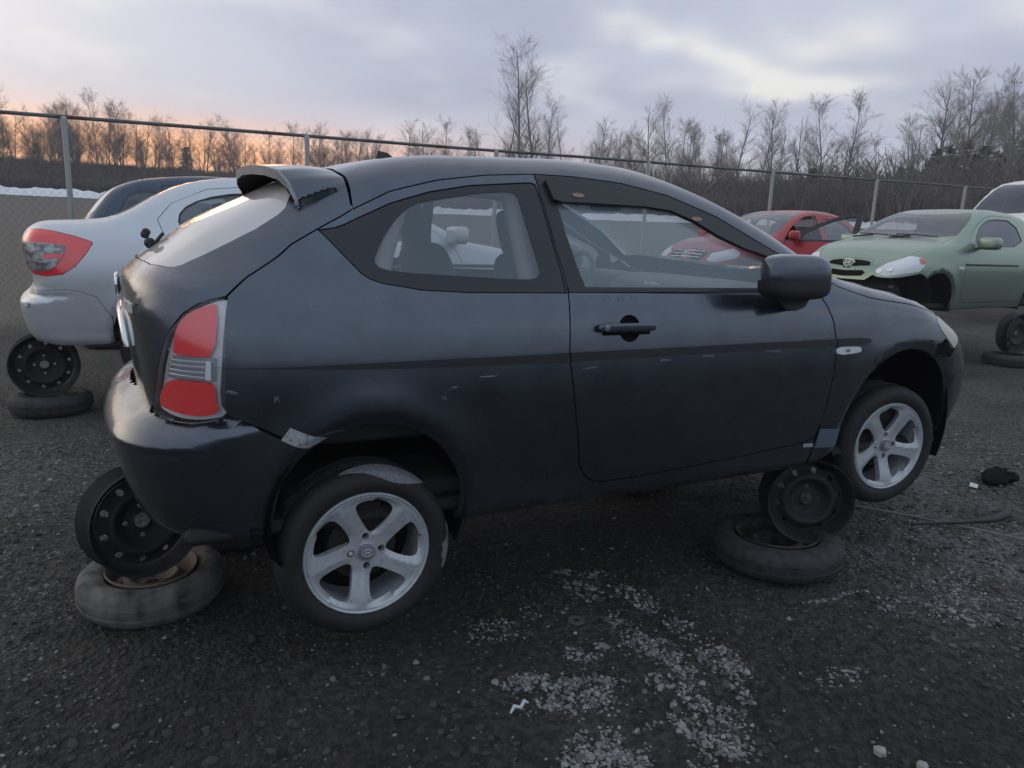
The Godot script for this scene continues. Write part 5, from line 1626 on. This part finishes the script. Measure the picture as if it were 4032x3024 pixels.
	mm.transform_format = MultiMesh.TRANSFORM_3D; mm.use_colors = true
	mm.mesh = bush.mesh()
	mm.instance_count = 5200
	for i in 5200:
		var b := dir_at(rb.randf_range(-.12, 1.12))
		var d := 44.2 + pow(rb.randf(), 1.3) * 11.0
		var x := CAM.x + cos(b) * d; var z := CAM.z + sin(b) * d
		var s := lerpf(rb.randf_range(.7, .95), rb.randf_range(.75, 1.35), smoothstep(-1.45, -1.0, b)) * (1.0 + .45 * smoothstep(-1.0, -.55, b))
		if rb.randf() < .06 * smoothstep(-1.35, -.95, b): s *= rb.randf_range(1.25, 1.9)
		mm.set_instance_transform(i, Transform3D(Basis(Vector3.UP, rb.randf() * TAU).scaled_local(Vector3(s * 1.2, s, s * 1.2)), Vector3(x, ground_y(x, z) - .1, z)))
		var k := rb.randf_range(.6, 1.3)
		mm.set_instance_color(i, Color(.155 * k, .138 * k, .125 * k))
	var th := MultiMeshInstance3D.new()
	th.multimesh = mm; th.material_override = M.thicket; th.name = "thicket"
	add_child(th)
	tag(th, "dense dark thicket of bare brush along the bank", "bushes", "", "stuff")
	# strip of snow along the foot of the bank
	var sn := MB.new()
	var prev := []
	for i in 260:
		var b := dir_at(-.15 + 1.3 * i / 259.0)
		var w := .9 + .5 * gn.get_noise_1d(i * 3.0)
		var row := []
		for j in 5:
			var t := j / 4.0
			var d := 41.9 + w * 2.0 * t + .25 * gn.get_noise_1d(i * 5.0 + 900.0)
			var x := CAM.x + cos(b) * d; var z := CAM.z + sin(b) * d
			row.append(Vector3(x, ground_y(x, z) + .02 + .30 * sin(PI * t) * (1.0 + .5 * gn.get_noise_1d(i * 9.0)), z))
		if prev.size():
			for j in 4:
				sn.ftri(prev[j], prev[j + 1], row[j + 1]); sn.ftri(prev[j], row[j + 1], row[j])
		prev = row
	for i in sn.n.size():
		if sn.n[i].y < 0.0: sn.n[i] = -sn.n[i]
	var so := part("snow_strip", sn, M.snow, self)
	tag(so, "strip of old snow along the foot of the bank", "", "", "structure")

func pine_shape(seed_: int) -> Array:
	var r := RandomNumberGenerator.new(); r.seed = seed_
	var t := MB.new()
	tube(t, [Vector3(0, -.2, 0), Vector3(0, 2.5, 0), Vector3(.03, 4.9, 0)], [.1, .06, .012], 6, false)
	var c := MB.new()
	for i in 150:
		var h := r.randf_range(.25, 4.8)
		var l := (5.1 - h) * .26 * r.randf_range(.6, 1.2) + .12
		var a := r.randf() * TAU
		var d := Vector3(cos(a), r.randf_range(-.25, .25), sin(a)).normalized()
		var p0 := Vector3(0, h, 0)
		for k in 12:
			var s := p0 + d * l * (k + 1) / 12.0
			var n := Vector3(r.randf_range(-1, 1), r.randf_range(-.6, .9), r.randf_range(-1, 1)).normalized()
			var w := .11 * r.randf_range(.6, 1.3)
			var e := s + (d * .5 + n).normalized() * w * 1.9
			var o := d.cross(n).normalized() * w * .35
			c.ftri(s - o, s + o, e)
	return [t.mesh(), c.mesh()]

# ------------------------------------------------------------------ sky
func sky_image() -> ImageTexture:
	var W := 1024; var H := 512
	var im := Image.create(W, H, false, Image.FORMAT_RGBF)
	var n1 := FastNoiseLite.new(); n1.seed = 41; n1.frequency = 1.0; n1.fractal_octaves = 5
	var n2 := FastNoiseLite.new(); n2.seed = 8; n2.frequency = 1.7; n2.fractal_octaves = 5
	for j in H:
		var el := (0.5 - (j + .5) / H) * PI
		var e := rad_to_deg(el)
		for i in W:
			var az := (i + .5) / W * TAU - PI / 2
			var d := Vector3(cos(az) * cos(el), sin(el), sin(az) * cos(el))
			# clouds lie in a flat layer: project the view up to it
			var k := 1.0 / maxf(d.y + .16, .05)
			var c1 := n1.get_noise_3d(d.x * k * .55, d.z * k * .55, 2.0)
			var c2 := n2.get_noise_3d(d.x * k * .8 + 7.0, d.z * k * .8, 5.0)
			var a := rad_to_deg(az)
			var rel := fposmod(a + 180.0 + 64.0, 360.0) - 180.0   # degrees right of the view axis
			var c := Color(.43, .47, .575).lerp(Color(.47, .505, .58), clampf(e / 50.0, 0.0, 1.0))
			c = c.lerp(Color(.345, .38, .49), clampf(.32 + c1 * 1.9, 0.0, .95))
			c = c.lerp(Color(.60, .62, .655), clampf(c2 * 1.5 - .10, 0.0, .75))
			# the sky away from the sunset is a duller blue
			var away := clampf(-cos(az + deg_to_rad(100.0)) + .1, 0.0, 1.0)
			c = c.lerp(Color(.44, .53, .66), away * .8)
			# pale breaks in the clouds to the right
			var wv := n1.get_noise_2d(rel * .045, e * .02)
			var st := exp(-pow((e - (15.2 - .32 * (rel - 4.0) + 3.5 * wv)) / 1.15, 2.0)) * smoothstep(1.0, 8.0, rel) * smoothstep(30.0, 17.0, rel)
			st += .9 * exp(-pow((e - (10.0 + 2.2 * wv)) / .75, 2.0)) * smoothstep(6.0, 16.0, rel) * smoothstep(34.0, 24.0, rel)
			st += .6 * exp(-pow((e - (13.2 + 3.0 * wv)) / 1.7, 2.0)) * smoothstep(12.0, 24.0, rel)
			c = c.lerp(Color(.74, .73, .70), clampf(st * (.75 + 1.5 * c2), 0.0, .85))
			# low pink and the orange glow where the sun has gone down, left of the picture
			var pink := exp(-pow((rel + 30.0) / 40.0, 2.0)) * exp(-pow(maxf(e - 3.0, 0.0) / 5.2, 2.0))
			c = c.lerp(Color(.62, .53, .54), clampf(pink * .75, 0.0, 1.0))
			var pale := exp(-pow((rel + 72.0) / 29.0, 2.0)) * exp(-pow((e - 13.0) / 19.0, 2.0))
			c = c.lerp(Color(2.1, 1.78, 1.42), clampf(pale, 0.0, 1.0))
			var glow := exp(-pow((rel + 27.0) / 20.0, 2.0)) * exp(-pow((e - 4.2) / 1.9, 2.0))
			c = c.lerp(Color(1.25, .60, .25), clampf(glow * 1.2, 0.0, .95))
			if e < -1.0: c = Color(.10, .10, .105)
			im.set_pixel(i, j, c)
	return ImageTexture.create_from_image(im)

# ------------------------------------------------------------------ materials
func materials() -> void:
	var m := mat("paint_dark", lin(.086, .104, .130), .33, .85)
	m.clearcoat_enabled = true; m.clearcoat = .8; m.clearcoat_roughness = .09
	m.roughness_texture = noise_tex(12, .012, [[0.0, Color(.7, .7, .7)], [1.0, Color(1, 1, 1)]], 512); tri_map(m, .6)
	m.albedo_texture = noise_tex(13, .02, [[0.0, Color(.88, .88, .88)], [.35, Color(.96, .96, .96)], [.7, Color(1, 1, 1)], [.86, Color(1, 1, 1)], [1.0, Color(1.0, .97, .92)]], 512, 6)
	var pd: StandardMaterial3D = m
	for q in ["paint_mirror", "paint_handle", "paint_bumper"]:
		M[q] = pd
	m = mat("paint_silver", lin(.60, .635, .66), .42, .45); m.clearcoat_enabled = true; m.clearcoat = .35; m.clearcoat_roughness = .2
	m = mat("paint_green", lin(.25, .33, .255), .36, .75); m.clearcoat_enabled = true; m.clearcoat = .5; m.clearcoat_roughness = .15
	m = mat("paint_green_pale", lin(.42, .50, .38), .35, .3)
	m = mat("paint_red", lin(.36, .02, .026), .4, .45); m.clearcoat_enabled = true; m.clearcoat = .5; m.clearcoat_roughness = .15
	m = mat("paint_blue", lin(.03, .055, .088), .35, .35); m.clearcoat_enabled = true; m.clearcoat = .6; m.clearcoat_roughness = .12
	m = mat("paint_white", lin(.72, .74, .70), .4); m.clearcoat_enabled = true; m.clearcoat = .4
	mat("red_stripe", lin(.55, .02, .03), .4)
	mat("black_gloss", lin(.012, .014, .018), .22)
	mat("black_satin", lin(.014, .015, .018), .42)
	mat("black_matt", lin(.007, .007, .0075), .95).metallic_specular = .25
	mat("deep_black", lin(.004, .004, .004), 1.0).metallic_specular = .1
	mat("black_plastic", lin(.016, .017, .019), .55)
	mat("visor", lin(.014, .016, .02), .28)
	mat("moulding", lin(.010, .011, .013), .5)
	mat("lip_grey", lin(.26, .27, .30), .45, .3)
	mat("sticker_tan", lin(.30, .20, .13), .7)
	m = mat("tape", lin(.45, .47, .48), .55)
	m.albedo_texture = noise_tex(5, .03, [[0.0, Color(.35, .35, .35)], [.35, Color(.85, .85, .85)], [1.0, Color(1, 1, 1)]], 256); tri_map(m, 6.0)
	mat("tape_grey", lin(.10, .13, .17), .5)
	mat("scratch", lin(.22, .24, .27), .8)
	mat("chalk", lin(.20, .22, .245), .9)
	mat("under", lin(.012, .012, .012), .85)
	mat("carpet", lin(.02, .02, .022), 1.0)
	mat("seat", lin(.045, .05, .058), .95)
	mat("dash", lin(.06, .068, .078), .7)
	mat("trim_beige", lin(.26, .25, .23), .8)
	mat("plastic_grey", lin(.13, .13, .12), .7)
	m = mat("rubber", lin(.016, .016, .017), .72)
	m.albedo_texture = noise_tex(15, .02, [[0.0, Color(.7, .7, .7)], [.6, Color(.9, .9, .9)], [1.0, Color(1.35, 1.3, 1.25)]], 256); tri_map(m, 3.0)
	m = mat("rubber_grey", lin(.062, .066, .066), .85)
	m.albedo_texture = noise_tex(16, .02, [[0.0, Color(.45, .45, .45)], [.5, Color(.8, .8, .8)], [1.0, Color(1, 1, 1)]], 256); tri_map(m, 3.0)
	m = mat("rubber_dusty_sunset", lin(.20, .195, .18), .95)  # dusty grey, raised further: sunset light put into the colour
	m.albedo_texture = noise_tex(17, .015, [[0.0, Color(.35, .35, .35)], [.45, Color(.75, .75, .75)], [1.0, Color(1, 1, 1)]], 256); tri_map(m, 3.0)
	m = mat("scuff", lin(.24, .25, .26), .85)
	m.albedo_texture = noise_tex(18, .04, [[0.0, Color(.3, .3, .3)], [.3, Color(.85, .85, .85)], [1.0, Color(1, 1, 1)]], 256); tri_map(m, 8.0)
	m = mat("alloy", lin(.52, .55, .58), .38, .35)
	m.albedo_texture = noise_tex(19, .03, [[0.0, Color(.72, .72, .70)], [.3, Color(.94, .94, .93)], [1.0, Color(1, 1, 1)]], 256); tri_map(m, 4.0)
	mat("alloy_dark", lin(.22, .24, .27), .45, .4)
	mat("chrome", lin(.75, .76, .77), .22, .85)
	mat("letter", lin(.75, .74, .70), .4, .3)
	mat("rusty_dark", lin(.022, .018, .016), .85)
	mat("steel_black", lin(.013, .013, .014), .72)
	m = mat("steel_grimy", lin(.10, .098, .085), .8, .2)
	m.albedo_texture = noise_tex(20, .02, [[0.0, Color(.4, .4, .4)], [1.0, Color(1, 1, 1)]], 256); tri_map(m, 3.0)
	mat("steel_dusty", lin(.17, .13, .10), .85)
	m = mat("red_lens", lin(.86, .022, .026), .16); m.clearcoat_enabled = true; m.clearcoat = 1.0; m.clearcoat_roughness = .04; m.metallic_specular = .7
	mat("lamp_silver", lin(.78, .79, .83), .4, .3)
	mat("lamp_bowl", lin(.50, .55, .62), .2, .8)
	mat("lamp_white", lin(.66, .70, .72), .25)
	m = mat("lamp_clear", lin(.42, .43, .43), .2, .4)
	m.albedo_texture = noise_tex(44, .02, [[0.0, Color(.6, .6, .6)], [.45, Color(.75, .75, .75)], [.55, Color(1, 1, 1)], [1.0, Color(1, 1, 1)]], 128, 1); tri_map(m, 8.0)
	mat("lamp_cream", lin(.52, .49, .44), .25)
	mat("amber", lin(.62, .20, .10), .3)
	for q in [["glass_door", .33, .45, .49, .34], ["glass_quarter", .30, .38, .43, .26], ["glass_clear", .6, .7, .7, .08], ["glass_far", .17, .22, .26, .34], ["glass_rear", .74, .73, .71, .78], ["glass_bright", .80, .80, .77, .92], ["glass_dark", .05, .07, .09, .75], ["lens_cover", .8, .78, .78, .03]]:  # both pale rear panes have the sky reflection put into their colour
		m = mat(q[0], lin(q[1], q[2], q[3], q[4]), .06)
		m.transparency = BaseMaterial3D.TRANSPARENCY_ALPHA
	m = mat("ground", Color.WHITE, .95)
	m.vertex_color_use_as_albedo = true
	m.uv1_scale = Vector3(.55, .55, .55)
	m.albedo_texture = noise_tex(30, .03, [[0.0, Color(.50, .50, .50)], [.4, Color(.72, .72, .72)], [.6, Color(.92, .92, .92)], [1.0, Color(1, 1, .97)]], 1024, 6)
	m.heightmap_enabled = true; m.heightmap_scale = 2.6
	m.heightmap_texture = noise_tex(31, .06, [], 1024, 5)
	for q in [["stone", .95], ["thicket", 1.0]]:
		m = mat(q[0], Color.WHITE, q[1]); m.vertex_color_use_as_albedo = true
	mat("stone_pale", lin(.32, .31, .29), .95)
	mat("washer", lin(.10, .10, .085), .7, .3)
	mat("cable", lin(.20, .19, .17), .8)
	mat("paper", lin(.55, .58, .58), .8)
	m = mat("rail", lin(.16, .165, .165), .6, .3)
	m.albedo_texture = noise_tex(33, .01, [[0.0, Color(.75, .5, .4)], [.5, Color(.8, .85, .85)], [1.0, Color(.85, 1, 1)]], 256); tri_map(m, .4)
	mat("wire", lin(.10, .10, .10), .7)
	mat("galvanised", lin(.34, .36, .36), .5, .4)
	mat("bark", lin(.20, .178, .165), .95)  # grey bark, lightened: haze of distance put into the colour
	mat("bark_pale", lin(.27, .26, .245), .95)
	mat("needles", lin(.022, .028, .022), .95)
	mat("snow", lin(.72, .74, .76), .9)

func _ready() -> void:
	var cam := Camera3D.new()
	cam.name = "camera"
	add_child(cam)
	cam.transform = Transform3D(Basis(Vector3(.8966811, .0371935, .4411117), Vector3(.0563323, .9787759, -.1970390), Vector3(-.4390781, .2015300, .8755547)), CAM)
	cam.fov = rad_to_deg(2.0 * atan(829.5 / 1600.0)); cam.near = .05; cam.far = 1500.0
	cam.current = true
	var we := WorldEnvironment.new()
	we.name = "surroundings"
	var env := Environment.new()
	env.background_mode = Environment.BG_SKY
	var sky := Sky.new()
	var pan := PanoramaSkyMaterial.new()
	pan.panorama = sky_image()
	sky.sky_material = pan
	env.sky = sky
	env.tonemap_mode = Environment.TONE_MAPPER_LINEAR
	env.tonemap_exposure = 1.3
	env.fog_enabled = true; env.fog_density = .002; env.fog_light_color = Color(.93, .92, .94)
	env.sdfgi_enabled = true; env.ssao_enabled = true; env.ssil_enabled = true
	we.environment = env
	add_child(we)
	var sun := DirectionalLight3D.new()
	sun.name = "low_sun"
	sun.light_color = Color(1.0, .72, .48); sun.light_energy = .06; sun.light_angular_distance = 12.0
	sun.shadow_enabled = true
	sun.sky_mode = DirectionalLight3D.SKY_MODE_LIGHT_ONLY
	add_child(sun)
	sun.look_at_from_position(Vector3.ZERO, -Vector3(cos(deg_to_rad(-86.0)), .10, sin(deg_to_rad(-86.0))))
	materials()
	ground()
	trees()
	fence()
	front_hatchback()
	silver_sedan()
	blue_car()
	green_car()
	red_car()
	white_van()
	wheel_stand("black steel rim upright on a dusty flat tyre, under the hatchback's rear bumper", Vector3(-.65, 0, -.03), 0.0, .265, .205, Vector3(.0, .365, .13), .35, -.12, .05, "wheel stands under the cars", true)
	wheel_stand("black steel rim upright on a grey flat tyre, beneath the sill behind the front wheel", Vector3(2.0, 0, .64), 0.6, .30, .20, Vector3(.03, .305, .13), -1.12, -.06, -.04)
	wheel_stand("black steel rim on flat tyre under the silver sedan's rear corner", Vector3(-1.30, 0, -3.50), 0.0, .28, .235, Vector3(-.01, .37, .12), .1, 0.0)
	wheel_stand("dark rim and tyre stand under the nose of the green car", Vector3(7.55, 0, -2.95), 0.3, .30, .26, Vector3(0, .42, .1), -.3, 0.0)
	wheel_stand("dark rim and tyre stand under the sill of the green car", Vector3(9.6, 0, -2.75), 0.2, .30, .26, Vector3(0, .42, .1), -.3, 0.0)
	wheel_stand("rim and tyre stand under the left nose of the red sedan", Vector3(7.45, 0, -5.75), 0.2, .30, .24, Vector3(0, .42, .05), -.3, 0.0)
	wheel_stand("rim and tyre stand under the right nose of the red sedan", Vector3(7.5, 0, -6.95), 0.9, .30, .24, Vector3(0, .42, .05), -.3, 0.0)
	wheel_stand("rim and tyre stand under the tail of the red sedan", Vector3(10.2, 0, -6.0), 0.4, .30, .24, Vector3(0, .42, .05), -.3, 0.0)
	wheel_stand("rim and tyre stand under the front of the silver sedan", Vector3(1.75, 0, -3.35), 0.5, .29, .22, Vector3(0, .38, .05), .2, 0.0)
	wheel_stand("rim and tyre stand under the blue car's rear", Vector3(-1.0, 0, -6.75), 0.5, .29, .22, Vector3(0, .38, .05), .2, 0.0)
	wheel_stand("rim and tyre stand under the blue car's front", Vector3(1.9, 0, -6.75), 0.1, .29, .22, Vector3(0, .38, .05), .2, 0.0)
	wheel_stand("rim and tyre stand under the front of the white van", Vector3(16.2, 0, -6.0), 0.1, .32, .28, Vector3(0, .48, .05), .2, 0.0)
	wheel_stand("rim and tyre stand under the rear of the white van", Vector3(19.0, 0, -6.0), 0.7, .32, .28, Vector3(0, .48, .05), .2, 0.0)
	wheel_stand("rim and tyre stand on the far side beneath the hatchback's tail", Vector3(-.3, 0, -.62), 0.7, .29, .20, Vector3(0, .36, .05), .2, 0.0)
	wheel_stand("rim and tyre stand on the far side beneath the hatchback's front", Vector3(2.0, 0, -.6), 0.3, .29, .20, Vector3(0, .36, .05), .2, 0.0)
	stones()
	litter()
